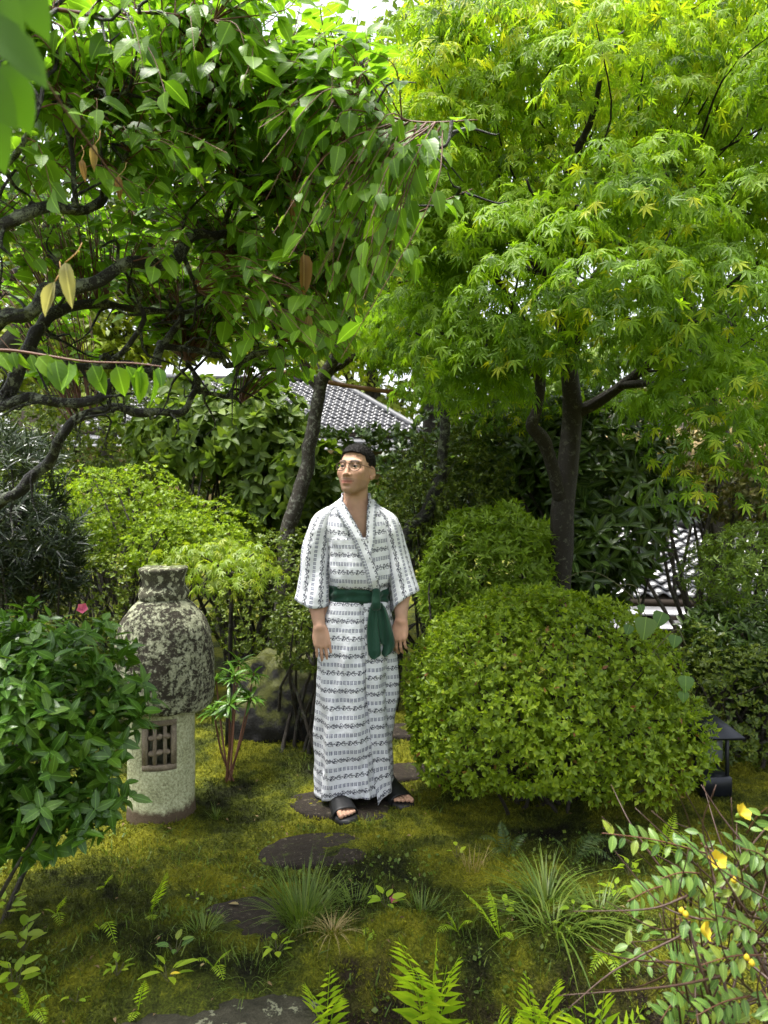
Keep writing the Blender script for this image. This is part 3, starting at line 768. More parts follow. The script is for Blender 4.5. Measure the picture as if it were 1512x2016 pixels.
# feet in sandals (sole 28 mm thick)
FEET = []
for ank, toe, side in (((-.085, .005), (-.005, -.245), -1), ((.150, .150), (.262, -.075), 1)):
    a2 = np.array(ank); dr = norm(np.array(toe) - a2); pr_ = np.array([-dr[1], dr[0]]); heel = a2 - dr * .045
    f3 = lambda s_, w_, z_: np.array([*(heel + dr * s_ + pr_ * w_), z_])
    FEET.append((heel, dr, pr_))
    B.cap(f3(.012, 0, .058), f3(.05, 0, .07), .028, .032, .02); B.cap(f3(.045, 0, .080), f3(.17, 0, .052), .036, .022, .02)
    B.cap(f3(.16, -.022, .046), f3(.185, .022, .046), .018, .018, .02)
    for k, (wv, L) in enumerate(((-.030, .262), (-.011, .258), (.006, .250), (.021, .241), (.034, .230))):
        wv *= -side
        B.cap(f3(.185, wv * .95, .047), f3(L - .012, wv * 1.08, .042), .0135 if k == 0 else .010, .0125 if k == 0 else .0085, .003)
# arms and hands
def arm(sh, el, wr, hand_rot, s, curl):
    B.cap(sh, el, .046, .038, .03)
    m_ = np.asarray(el) * .65 + np.asarray(wr) * .35
    B.cap(el, m_, .041, .043, .02); B.cap(m_, wr, .043, .027, .02)
    wr = np.asarray(wr, float); T = lambda x, y, z: wr + hand_rot @ np.array([x * s, y, z], float)
    B.ell(T(.0, .004, -.050), (.041, .016, .050), .012, hand_rot)
    for kx, L, r, off in ((.031, .076, .0086, -.086), (.0105, .084, .0088, -.092), (-.0105, .078, .0084, -.088), (-.030, .060, .0074, -.080)):
        B.cap(T(kx * .55, 0, -.01), T(kx, -.001, off), .015, .0110, .012)
        p = T(kx, -.001, off); a = curl[0] * (1 + .25 * R.random()); fan = kx * 1.9
        for seg, rr_ in ((.46, r), (.30, r * .93), (.24, r * .84)):
            q = p + hand_rot @ np.array([math.sin(fan) * L * seg * s, math.sin(a) * L * seg, -math.cos(a) * L * seg])
            B.cap(p, q, rr_, rr_ * .92, .0035); p = q; a += curl[1]
    p0, p1, p2, p3 = T(.020, .006, -.022), T(.042, .012, -.052), T(.046, .020, -.082), T(.042, .028, -.106)
    B.cap(p0, p1, .015, .0125, .012); B.cap(p1, p2, .0112, .0098, .005); B.cap(p2, p3, .0098, .0078, .004)
arm((-.145, .035, 1.345), (-.200, .025, 1.075), (-.160, -.075, .872), rotz(rad(12)) @ roty(rad(-9)) @ rotx(rad(-6)), 1, (.12, .28))
arm((.142, .035, 1.345), (.222, .035, 1.085), (.222, -.035, .895), rotz(rad(-28)) @ roty(rad(5)) @ rotx(rad(-8)), -1, (.22, .42))
# head
HB = lambda c, r, k=.012, cut=False, M=None: B.ell(H(*c), r, k, HM if M is None else HM @ M, cut)
HCp = lambda a, b, ra, rb, k=.008, cut=False: B.cap(H(*a), H(*b), ra, rb, k, cut)
HB((0, .016, .030), (.0735, .093, .078), .02)
HB((0, -.022, -.034), (.0585, .066, .082), .03)
HB((0, -.048, -.064), (.048, .041, .052), .03)
HCp((-.009, -.070, -.110), (.009, -.070, -.110), .016, .016, .026)
for s in (-1, 1):
    HCp((s * .045, .006, -.058), (s * .017, -.056, -.107), .015, .013, .026)
    HB((s * .043, -.062, -.032), (.022, .018, .022), .022)
    HB((s * .037, -.010, -.036), (.022, .044, .052), .03)
    HCp((s * .010, -.083, .016), (s * .046, -.071, .016), .009, .009, .016)
HB((0, -.066, -.078), (.032, .022, .026), .022)
EZ = -.006
for s in (-1, 1): HB((s * .0315, -.100, -.001 + EZ), (.0185, .017, .0125), .012, True)
HCp((0, -.084, .002), (0, -.104, -.042), .0072, .0102, .012)
HB((0, -.104, -.045), (.0115, .010, .0085), .007)
for s in (-1, 1):
    HB((s * .0145, -.092, -.047), (.0090, .0105, .0080), .006)
    HB((s * .0080, -.098, -.0545), (.0042, .0048, .0038), .003, True)
# eyelids
for s in (-1, 1):
    up_, lo_ = [], []
    for t in np.linspace(-1, 1, 7):
        x = s * .0315 + t * .0150; yb = -.0815 + .0055 * t * t + (.004 * (t * s > 0) * abs(t))
        up_.append((x, yb - .001, .0066 * (1 - t * t) + .0012 + EZ)); lo_.append((x, yb, -.0060 * (1 - t * t) - .0016 + EZ))
    for q in (up_, lo_):
        for a, b in zip(q[:-1], q[1:]): HCp(a, b, .0030, .0030, .004)
# lips
for t0, t1 in ((-1, -.5), (-.5, 0), (0, .5), (.5, 1)):
    f = lambda t, z0, zd, y0: (t * .031, y0 + .016 * t * t, z0 + zd * (1 - t * t))
    HCp(f(t0, -.0765, .0026, -.0890), f(t1, -.0765, .0026, -.0890), .0044, .0044, .006)
    HCp(f(t0, -.0800, -.0065, -.0880), f(t1, -.0800, -.0065, -.0880), .0052, .0052, .006)
HB((0, -.096, -.099), (.018, .008, .006), .010, True)
# ears
for s in (-1, 1):
    em = rotz(s * rad(-22)) @ rotx(rad(12))
    B.ell(H(s * .0785, .016, -.020), (.0075, .0185, .031), .008, HM @ em)
    B.ell(H(s * .0855, .014, -.014), (.0060, .0105, .018), .004, HM @ em, True)
    B.ell(H(s * .0770, .008, -.048), (.007, .009, .010), .007, HM)
nets_of = lambda f: f.nets()
BV, BF = nets_of(B)
# skin colouring by place on the head
hl = (BV - HC) @ HM
skin = np.array([.47, .275, .185]); colr = np.tile(skin, (len(BV), 1))
colr *= (1 + .07 * fbm(BV * 60, 2, 3))[:, None] * np.array([1, 1, 1]) + .05 * fbm(BV * 28, 2, 6)[:, None] * np.array([.4, -.6, -.7])
def blend(msk, c): colr[:] = colr * (1 - msk[:, None]) + np.asarray(c) * msk[:, None]
inhead = BV[:, 2] > 1.46
x, y, z = hl.T
blend(inhead * .30 * np.exp(-((np.abs(x) - .045) / .02) ** 2 - ((z + .04) / .022) ** 2) * (y < -.03), (.52, .22, .15))
blend(inhead * .35 * np.exp(-(x / .016) ** 2 - ((z + .046) / .014) ** 2) * (y < -.08), (.50, .22, .15))
st = sstep(-.058, -.070, z) * sstep(.02, -.02, y) * (z > -.135)
blend(inhead * .30 * st, (.17, .105, .08))
blend(inhead * .50 * np.exp(-(np.abs(x) / .032) ** 6) * np.exp(-((z + .0655) / .0040) ** 2) * (y < -.07), (.07, .045, .035))
lip = np.exp(-((z + .0795) / .0082) ** 4) * (np.abs(x) < .032) * (y < -.062); blend(inhead * .85 * lip * sstep(.032, .022, np.abs(x)), np.where((z < -.0785)[:, None], (.46, .17, .13), (.34, .105, .085)))
blend(inhead * .85 * np.exp(-((z + .0785 - .003 * (np.abs(x) / .03) ** 2) / .0018) ** 2) * (np.abs(x) < .034) * (y < -.064), (.09, .02, .018))  # dark line painted between the lips for the shade of the mouth crease
bz = .0160 + .0045 * (1 - ((np.abs(x) - .032) / .02) ** 2)
blend(inhead * .95 * np.exp(-((z - bz) / .0058) ** 4) * sstep(.008, .014, np.abs(x)) * sstep(.058, .046, np.abs(x)) * (y < -.03), (.018, .013, .010))
blend(inhead * .8 * np.exp(-((np.abs(x) - .0315) / .015) ** 4) * np.exp(-((z - .0066 - EZ) / .0024) ** 2) * (y < -.07), (.05, .03, .025))
shave = np.maximum(sstep(.030, .055, y) * sstep(-.055, -.04, z), sstep(.055, .075, z)); blend(inhead * .9 * shave * (np.abs(x) < .076), (.02, .016, .014))
# reddish knuckles and nails
m = NT('skin'); c = m.attr('tint', 'Color'); nn = m.noise(m.pos(), 420., 3, .6)
SKIN = m.done(m.bsdf(c, m.math('ADD', m.math('MULTIPLY', nn, .2), .45), .3, m.bump(nn, .3, .0015), Subsurface_Weight=0.0))
man = thing('person', tuple(PO), 'man in white printed cotton robe and green sash, standing on moss', 'person')
cc = np.column_stack([colr, np.ones(len(colr))])
obj('body', mesh('body', BV + PO, BF, SKIN, True, col=cc), man)

UP_ = np.array([0, 0, 1.0])
# hair: short crop, shaved sides
hx = np.arange(-.13, .15, .0028); hy = np.arange(-.14, .14, .0028); hzz = np.arange(1.54, 1.76, .0028)
HF = Field(hx, hy, hzz)
HF.ell(H(0, .018, .030), (.0768, .0960, .0800), 0, HM); HF.ell(H(0, -.002, .058), (.063, .080, .0550), .02, HM)
G = np.stack(np.meshgrid(hx, hy, hzz, indexing='ij'), -1); hq = (G - HC) @ HM
xa = np.abs(hq[..., 0]); yy_, zz_ = hq[..., 1], hq[..., 2]
front = .0640 - .008 * (xa / .05) ** 2                       # hairline over the forehead
side = -.022 + .084 * sstep(-.040, -.062, yy_) - .040 * sstep(.02, .07, yy_)
side = np.where(yy_ < -.036, np.maximum(side, front * (xa < .09)), side)
side = np.where((yy_ > -.032) & (yy_ < .012), -.040 + .5 * np.abs(yy_ + .010), side)
cutp = (side - zz_)
nzz = fbm(G * np.array([210, 210, 120]), 3, 5) * .0026
thin = .0010 * sstep(.045, -.01, zz_) * sstep(-.07, -.03, yy_)
HF.S = np.maximum(HF.S + nzz.astype(np.float32) + thin.astype(np.float32), (cutp * .8 + nzz * 1.2).astype(np.float32)).astype(np.float32)
V, F = nets_of(HF)
m = NT('black_hair'); nn = m.noise(m.pos(), 500., 3, .7)
HAIR = m.done(m.bsdf(m.mix(nn, (.0025, .002, .002), (.012, .010, .008)), .55, .15, m.bump(nn, .9, .003)))
hn = norm(V - HC); pick = R.permutation(len(V))[:5200]; hp = V[pick]; loc_ = (hp - HC) @ HM; top_ = sstep(-.01, .07, loc_[:, 2])
V2, F2, _ = bake(leaf_blade(.11, .5, 2), hp, frames(hn[pick] + UP_ * .35 + R.normal(size=hp.shape) * .35, R.normal(size=hp.shape)), .003 + .008 * top_ * R.random(len(hp)), R.random(len(hp)))
V, F = join([(V, F), (V2, F2)])
obj('hair', mesh('hair', V + PO, F, HAIR, True), man)

# eyes
m = NT('eye'); xx_, yv, zv = m.sep(m.attr('flat')); r2 = m.math('SQRT', m.math('ADD', m.math('MULTIPLY', xx_, xx_), m.math('MULTIPLY', zv, zv)))
c = m.ramp(r2, [(.0, (.004, .003, .003)), (.42, (.004, .003, .003)), (.46, (.014, .008, .005)), (.60, (.014, .008, .005)), (.68, (.26, .23, .21))]); EYE = m.done(m.bsdf(c, .25, .3))
for s in (-1, 1):
    th = np.linspace(0, np.pi, 15); ph = np.linspace(0, 2 * np.pi, 20, endpoint=False)
    q = np.stack([np.sin(th)[:, None] * np.cos(ph), -np.cos(th)[:, None] + ph * 0, np.sin(th)[:, None] * np.sin(ph)], -1).reshape(-1, 3)
    gaze = HM @ rotz(rad(-12)) @ rotx(rad(-2))
    obj('eye', mesh('eye', q * .0122 @ gaze.T + H(s * .0315, -.0735, -.0005 + EZ) + PO, grid_faces(15, 20, True), EYE, True, uv=q), man)

# spectacles
MRIM = plainmat('gold_wire', (.055, .030, .016), (.09, .05, .025), 30., .35, .5, 0., .6)
m = NT('lens'); g = m.n('ShaderNodeBsdfGlossy'); g.inputs['Roughness'].default_value = .03; t = m.n('ShaderNodeBsdfTransparent'); t.inputs[0].default_value = (.93, .95, .95, 1)
mx = m.n('ShaderNodeMixShader'); mx.inputs[0].default_value = .012; m.L(t.outputs[0], mx.inputs[1]); m.L(g.outputs[0], mx.inputs[2]); LENS = m.done(mx)
gl = obj('glasses', mesh('glasses', *tube(np.array([H(-.012, -.1045, EZ + .010) + PO, H(0, -.1065, EZ + .0125) + PO, H(.012, -.1045, EZ + .010) + PO]), .0013, 6), MRIM, True), man)
for s in (-1, 1):
    a = np.linspace(0, 2 * np.pi, 37); ca, sa = np.cos(a), np.sin(a)
    ex = np.sign(ca) * np.abs(ca) ** .85 * .0268; ez = np.where(sa > 0, .0165 * np.abs(sa) ** .7, -.0215 * np.abs(sa) ** .95) * 1.0
    rim = np.array([H(s * .0355 + p_, -.1005 + .012 * ((s * .0355 + p_) / .06) ** 2 * 1.0, -.001 + EZ + q_) for p_, q_ in zip(ex, ez)]) + PO
    rp = obj('rim', mesh('rim', *tube(rim, .0017, 6, False), MRIM, True), gl)
    c0 = rim[:-1].mean(0); V = np.vstack([rim[:-1], c0]); j = np.arange(36)
    obj('lens', mesh('lens', V, np.stack([j, (j + 1) % 36, np.full(36, 36)], -1), LENS, True), gl)
    tp = crom(np.array([H(s * .0620, -.088, EZ + .008), H(s * .073, -.05, EZ + .006), H(s * .0785, .000, EZ + .006), H(s * .080, .022, EZ), H(s * .079, .034, EZ - .018)]), 20) + PO
    obj('temple', mesh('temple', *tube(tp, .0014, 6), MRIM, True), gl)

# ------------------------------------------------------------------ robe
def cloth_print(name, base=(.76, .775, .81)):
    m = NT(name); uu, vv, _ = m.sep(m.attr('flat')); p = m.pos()
    vp = m.math('DIVIDE', vv, .080); row = m.math('FLOOR', vp); f = m.math('FRACT', vp)
    # block characters
    up_ = m.math('DIVIDE', uu, .0148); lx_ = m.math('FRACT', up_); ly_ = m.math('DIVIDE', m.math('SUBTRACT', f, .60), .23)
    inb = m.math('MULTIPLY', m.math('GREATER_THAN', ly_, 0), m.math('LESS_THAN', ly_, 1))
    inx = m.math('MULTIPLY', m.math('GREATER_THAN', lx_, .10), m.math('LESS_THAN', lx_, .86))
    w1 = m.math('LESS_THAN', m.math('ABSOLUTE', m.math('SUBTRACT', m.math('FRACT', m.math('MULTIPLY', lx_, 2.6)), .5)), .22)
    w2 = m.math('LESS_THAN', m.math('ABSOLUTE', m.math('SUBTRACT', m.math('FRACT', m.math('MULTIPLY', ly_, 3.0)), .5)), .20)
    blk = m.math('MULTIPLY', m.math('MULTIPLY', inb, inx), m.math('MAXIMUM', w1, w2))
    # brush-written pairs of signs
    us = m.math('DIVIDE', m.math('ADD', uu, m.math('MULTIPLY', row, .0131)), .0225); ci = m.math('FLOOR', us); cx = m.math('SUBTRACT', m.math('FRACT', us), .5)
    cy_ = m.math('DIVIDE', m.math('SUBTRACT', f, .25), .31); par = m.math('MODULO', m.math('ADD', ci, 4000), 2.0); rp = m.math('MODULO', m.math('ADD', row, 400), 2.0)
    cv = m.n('ShaderNodeCombineXYZ'); m.L(m.math('MULTIPLY', cx, 1.35), cv.inputs[0]); m.L(m.math('MULTIPLY', cy_, 1.35), cv.inputs[1]); m.L(m.math('ADD', m.math('MULTIPLY', par, 7.3), m.math('MULTIPLY', rp, 3.9)), cv.inputs[2])
    nz = m.noise(cv.outputs[0], 2.1, 1.0, .5, .8)
    ink = m.math('LESS_THAN', m.math('ABSOLUTE', m.math('SUBTRACT', nz, .5)), .080)
    rr_ = m.math('ADD', m.math('MULTIPLY', cx, cx), m.math('MULTIPLY', cy_, cy_))
    scr = m.math('MULTIPLY', ink, m.math('LESS_THAN', rr_, .24))
    dx = m.math('SUBTRACT', m.math('ABSOLUTE', cx), .5); dot = m.math('LESS_THAN', m.math('ADD', m.math('MULTIPLY', dx, dx), m.math('MULTIPLY', cy_, cy_)), .012)
    scr = m.math('MAXIMUM', scr, dot)
    c = m.mix(m.math('MULTIPLY', blk, .86), base, (.060, .070, .145)); c = m.mix(m.math('MULTIPLY', scr, .92), c, (.018, .020, .045))
    weave = m.noise(p, 900., 2, .5); wr = m.noise(p, 26., 4, .6)
    b = m.bsdf(c, .85, .15, m.bump(m.math('ADD', m.math('MULTIPLY', weave, .1), wr), .6, .012))
    t = m.n('ShaderNodeBsdfTranslucent'); m.L(c, t.inputs[0]); mx = m.n('ShaderNodeMixShader'); mx.inputs[0].default_value = .12
    m.L(b.outputs[0], mx.inputs[1]); m.L(t.outputs[0], mx.inputs[2]); return m.done(mx)
ROBE = cloth_print('printed_cotton')
KEY = np.array([  # z, cx, cy, a, b
    [.060, .000, .075, .187, .150], [.30, .000, .055, .188, .142], [.60, .000, .036, .186, .132], [.76, .000, .030, .184, .128], [.88, .008, .028, .168, .124],
    [.965, .018, .026, .148, .116], [1.00, .020, .026, .138, .108], [1.045, .022, .026, .138, .108], [1.075, .026, .024, .150, .124], [1.12, .026, .024, .154, .130], [1.20, .022, .026, .158, .130],
    [1.29, .012, .030, .172, .130], [1.345, .006, .034, .182, .124], [1.385, .003, .038, .176, .114], [1.415, .002, .042, .148, .100], [1.440, .002, .045, .112, .085], [1.460, .003, .046, .084, .074], [1.475, .004, .046, .070, .066]])
def sect(z):
    z = np.asarray(z, float); return [np.interp(z, KEY[:, 0], KEY[:, i]) for i in range(1, 5)]
EXP = 2.25
def surf(th, z, off=0.0):
    """theta 0 = viewer's right, -pi/2 = towards the viewer"""
    cx, cyy, a, b = sect(z); c, s = np.cos(th), np.sin(th); se = (np.abs(c) ** EXP + np.abs(s) ** EXP) ** (-1 / EXP)
    sk = sstep(.95, .55, z)
    fold = .0100 * np.sin(th * 7 + 2.2 * np.sin(z * 3.0 + th)) * sk + .010 * np.exp(-((th + 1.9 + .25 * np.sin(z * 5)) / .10) ** 2) * sk - .010 * np.exp(-((th + 1.25 - .3 * (z - .5)) / .09) ** 2) * sk + .009 * np.maximum(0, np.sin(th * 10 + 6 * z)) * sstep(1.075, 1.10, z) * sstep(1.26, 1.12, z) + .016 * fbm(np.stack([th * 1.6, z * 3.5, th * 0], -1), 3, 7) * (.35 + .65 * sk) + .0048 * fbm(np.stack([th * 5, z * 14, th * 0], -1), 2, 8) * (.6 + .8 * sstep(.35, .05, z))
    pl = .006 * np.sin(th * 13 + 3 * np.sin(z * 9)) * sstep(.10, .0, np.abs(z - 1.03)); r = fold + pl * .8 + off
    x = cx + (a + r) * c * se; y = cyy + (b + r) * s * se
    return np.stack([x, y, z + 0 * th], -1)
def xth(x, z):
    """theta on the front at sideways place x"""
    cx, cyy, a, b = sect(z); u_ = np.clip((x - cx) / a, -1, 1); yv = -(1 - np.abs(u_) ** EXP) ** (1 / EXP); return np.arctan2(yv, u_)
def cloth(name, V, F, uvv, parent, th=.0016, mat=None):
    me = mesh(name, V, F, mat or ROBE, True, uv=uvv); o = obj(name, me, parent)
    md = o.modifiers.new('thickness', 'SOLIDIFY'); md.thickness = th; md.offset = -1
    return o
zs = np.concatenate([np.arange(.062, 1.0, .0105), np.arange(1.0, 1.478, .0080)]); nt_ = 168
th = np.linspace(np.pi / 2, np.pi / 2 - 2 * np.pi, nt_, endpoint=False)
TH, ZZ = np.meshgrid(th, zs); V = surf(TH, ZZ)
hem = .010 * np.sin(TH * 3 + .6) + .012 * (np.cos(TH) > 0) * 0; V[..., 2] += hem * sstep(.22, .06, ZZ) - .0 
V[..., 2] += .020 * sstep(.3, .06, ZZ) * np.cos(TH)
# sag of the print rows on the chest and towards the knees
UV = np.zeros_like(V); UV[..., 0] = TH * .165; UV[..., 1] = ZZ + .010 * np.sin(TH * 2) * sstep(.9, .3, ZZ) - .020 * np.abs(np.cos(TH)) * sstep(1.05, 1.2, ZZ)
F = grid_faces(len(zs), nt_, True)
fc = V.reshape(-1, 3)[F].mean(1)
tL = lambda z: np.interp(z, [1.270, 1.459, 1.50], [.052, -.048, -.060]); tR = lambda z: np.interp(z, [1.270, 1.447, 1.50], [.054, .060, .062])
openf = (fc[:, 1] < .02) & (fc[:, 2] > 1.285) & (fc[:, 0] > tL(fc[:, 2]) - .020) & (fc[:, 0] < tR(fc[:, 2]) + .020)
robe = cloth('robe', V.reshape(-1, 3) + PO, F[~openf][:, ::-1], UV.reshape(-1, 3), man)
# overlapping front panels
def panel(name, z0, z1, xl, xr, offl, offr, du, dv, zlow=None, nz=70, nx=46):
    zz = np.linspace(z0, z1, nz); V = np.zeros((nz, nx, 3)); U = np.zeros_like(V)
    for i, z in enumerate(zz):
        a0, a1 = xth(xl(z), z), xth(xr(z), z); t = np.linspace(0, 1, nx); tt = a0 + (a1 - a0) * t
        V[i] = surf(tt, np.full(nx, z), offl + (offr - offl) * t ** .7 if offr > offl else offr + (offl - offr) * (1 - t) ** .7); U[i, :, 0] = tt * .165 + du; U[i, :, 1] = z + dv + .010 * np.sin(tt * 2) * sstep(.9, .3, z)
        k = sstep(.3, .06, z); V[i, :, 2] += k * (.010 * np.sin(tt * 3 + .6) + .020 * np.cos(tt))
        if zlow is not None: V[i, :, 2] += zlow(t) * sstep(z0 + .20, z0, z)
    F = grid_faces(nz, nx)
    return cloth(name, V.reshape(-1, 3) + PO, F, U.reshape(-1, 3), robe, .002)
xe = lambda z: np.interp(z, [.06, .42, .74, .99], [plx(728), plx(722), plx(713), plx(708)])
panel('front_panel', .064, .985, lambda z: -.165, xe, .002, .012, .007, .0, None)
x2 = lambda z: np.interp(z, [.06, .30, .60, .98], [plx(747), plx(735), plx(722), plx(716)])
panel('under_panel', .066, .985, x2, lambda z: .165, .0075, .002, .011, .027, lambda t: -.045 * (1 - t) ** 3)
xc_ = lambda z: np.interp(z, [1.045, 1.28], [plx(745), plx(721)])
panel('chest_panel', 1.045, 1.285, lambda z: -.11, xc_, .003, .012, .004, .012, None, 30, 30)
# collar bands along the opening
def band(path, wid, name, du, side, offs=.010):
    q = crom(np.array(path), 70); V, U = [], []; nw = 7; L = np.concatenate([[0], np.cumsum(np.linalg.norm(np.diff(q, axis=0), axis=1))])
    T = norm(np.gradient(q, axis=0))
    for i in range(len(q)):
        x, z = q[i]; n2 = np.array([-T[i, 1], T[i, 0]]) * side
        for k in range(nw):
            w_ = wid * k / (nw - 1); xx2, zz2 = x + n2[0] * w_, z + n2[1] * w_
            zz2 = min(zz2, 1.474); cx, cyy, a, b = sect(zz2); a2 = xth(np.clip(xx2, cx - a * .98, cx + a * .98), zz2)
            V.append(surf(np.array([a2]), np.array([zz2]), offs + .003 * math.sin(math.pi * k / (nw - 1)))[0]); U.append([L[i] + du, w_ + .9, 0])
    return cloth(name, np.array(V) + PO, grid_faces(len(q), nw) if side > 0 else grid_faces(len(q), nw)[:, ::-1], np.array(U), robe, .003)
band([(tL(1.462), 1.462), (tL(1.38), 1.38), (tL(1.29), 1.288), (plx(735), 1.16), (plx(744), 1.05)], .043, 'collar', .0, -1, .013)
band([(tR(1.462), 1.462), (tR(1.38), 1.38), (tR(1.275), 1.272), (.040, 1.22)], .038, 'collar', .01, 1, .0055)
# collar standing round the neck
na, nh = 40, 6; aa = np.linspace(rad(-152), rad(-28) - 2 * np.pi, na)[::1]; V, U = [], []
for i, a_ in enumerate(aa):
    fr = max(0., -math.sin(a_))
    for k in range(nh):
        h_ = k / (nh - 1); rx, ry = .070 + .006 * (1 - h_), .068 + .006 * (1 - h_)
        V.append([.006 + rx * math.cos(a_), .036 + ry * math.sin(a_), 1.446 + .048 * h_ - .030 * fr * h_]); U.append([a_ * .07, h_ * .043 + .9, 0])
cloth('collar', np.array(V) + PO, grid_faces(na, nh), np.array(U), robe, .003)
# sleeves
def sleeve(path, tilt, seed, sgn):
    q = crom(np.array(path), 46); n, s = len(q), 56; a = np.linspace(0, 2 * np.pi, s, endpoint=False); V = np.zeros((n, s, 3)); U = np.zeros((n, s, 3))
    for i in range(n):
        x, yv, z, hw, hd = q[i]; t = i / (n - 1)
        e = 2.2; c, s_ = np.cos(a), np.sin(a); se = (np.abs(c) ** e + np.abs(s_) ** e) ** (-1 / e)
        r = 1 + .10 * t * np.sin(a * 3 + seed + 2 * t) + .11 * fbm(np.stack([a * 0 + np.cos(a) * 1.2, np.sin(a) * 1.2, a * 0 + t * 3.2], -1), 3, seed) + .02 * fbm(np.stack([np.cos(a) * 3, np.sin(a) * 3, a * 0 + t * 11], -1), 2, seed + 3)
        V[i, :, 0] = x + hw * c * se * r; V[i, :, 1] = yv + hd * s_ * se * r; V[i, :, 2] = z + tilt * t * c * hw * sgn + .012 * t * np.sin(a * 2 + seed)
        U[i, :, 0] = t * .44; U[i, :, 1] = a * .075 + seed * .013
    return cloth('sleeve', V.reshape(-1, 3) + PO, grid_faces(n, s, True)[:, ::-1], U.reshape(-1, 3), robe, .002)
sleeve([(-.095, .036, 1.428, .040, .060), (-.140, .034, 1.382, .058, .082), (-.164, .030, 1.31, .067, .092), (-.180, .022, 1.20, .066, .090), (-.189, .010, 1.09, .066, .088), (-.199, -.008, .970, .076, .090)], .25, 2, -1)
sleeve([(.100, .036, 1.424, .040, .060), (.142, .036, 1.380, .056, .082), (.166, .036, 1.31, .061, .092), (.192, .034, 1.20, .060, .090), (.214, .024, 1.10, .061, .086), (.238, .010, .990, .068, .086)], .75, 5, 1)

# ------------------------------------------------------------------ sash
m = NT('green_sash'); nn = m.noise(m.pos(), 700., 2, .5); n2 = m.noise(m.pos(), 18., 3)
SASH = m.done(m.bsdf(m.mix(n2, (.004, .032, .017), (.008, .052, .028)), .75, .25, m.bump(m.math('ADD', m.math('MULTIPLY', nn, .15), n2), .3, .008), Sheen_Weight=.2))
na, nh = 120, 14; aa = np.linspace(np.pi / 2, np.pi / 2 - 2 * np.pi, na, endpoint=False); V = np.zeros((nh, na, 3))
for k in range(nh):
    h_ = k / (nh - 1); zc = 1.022 - .022 * sstep(-.06, .10, np.cos(aa) * .14) * (np.sin(aa) < .3) + .006 * np.cos(aa)
    hh = .040 - .016 * np.exp(-((np.cos(aa) * .14 - .085) / .035) ** 2) * (np.sin(aa) < 0)
    z = zc + (h_ - .5) * 2 * hh
    rr_ = .008 + .003 * math.sin(h_ * math.pi) + .0042 * np.sin(h_ * 13 + 2.5 * np.sin(aa * 1.5)) + .0025 * np.sin(aa * 9 + h_ * 5) 
    V[k] = surf(aa, np.clip(z, 1.0, 1.05), rr_); V[k, :, 2] = z
sash = cloth('sash', V.reshape(-1, 3) + PO, grid_faces(nh, na, True)[:, ::-1], None, man, .004, SASH)
def sat(px, py, off): z = plz(py); p_ = surf(np.array([xth(plx(px), z)]), np.array([z]), off)[0]; return p_
# knot: a vertical wrap over the band
kn = crom(np.array([sat(737, 1156, .010), sat(736, 1159, .028), sat(734, 1168, .036), sat(734, 1180, .036), sat(736, 1190, .026), sat(737, 1192, .012)]), 24)
wv = np.interp(np.linspace(0, 1, 24), [0, .3, .6, 1], [.018, .020, .023, .020])
V, F = tube(kn, wv, 16, True, .10, 4, flat=.55); obj('knot', mesh('knot', V + PO, F, SASH, True), sash)
def tail(px_py, w_, seed):
    q = np.array([[*sat(a_, b_, c_), d_] for (a_, b_, c_), d_ in zip(px_py, w_)]); q = crom(q, 50); n = len(q); s = 28; a = np.linspace(0, 2 * np.pi, s, endpoint=False); V = np.zeros((n, s, 3))
    for i in range(n):
        x, y, z, hw = q[i]; t = i / (n - 1); cr = 1 + .35 * np.sin(a * 2 + 1.2 * seed + t) * .5
        V[i, :, 0] = x + hw * np.cos(a); V[i, :, 1] = y + (.009 + .004 * t) * np.sin(a) * cr + .006 * np.sin(np.cos(a) * 3.3 + seed + t * 1.5) * min(1, hw / .02); V[i, :, 2] = z + .008 * np.cos(a) * t * math.sin(seed)
    V = V.reshape(-1, 3); e = (n - 1) * s; V = np.vstack([V, V[:s].mean(0), V[e:e + s].mean(0)]); j = np.arange(s); j2 = (j + 1) % s
    obj('tail', mesh('tail', V + PO, [grid_faces(n, s, True), np.stack([j, j2, np.full(s, len(V) - 2)], -1), np.stack([e + j2, e + j, np.full(s, len(V) - 1)], -1)], SASH, True), sash)
tail([(733, 1184, .018), (731, 1200, .020), (731, 1235, .022), (733, 1268, .022), (735, 1282, .020), (736, 1287, .018)], [.013, .020, .027, .030, .024, .006], 1.0)
tail([(742, 1182, .020), (748, 1200, .026), (752, 1235, .030), (755, 1262, .030), (753, 1278, .028), (751, 1284, .026)], [.013, .018, .024, .027, .024, .006], 2.6)
tail([(738, 1184, .010), (741, 1205, .012), (745, 1240, .014), (748, 1260, .014)], [.012, .020, .024, .010], 4.2)

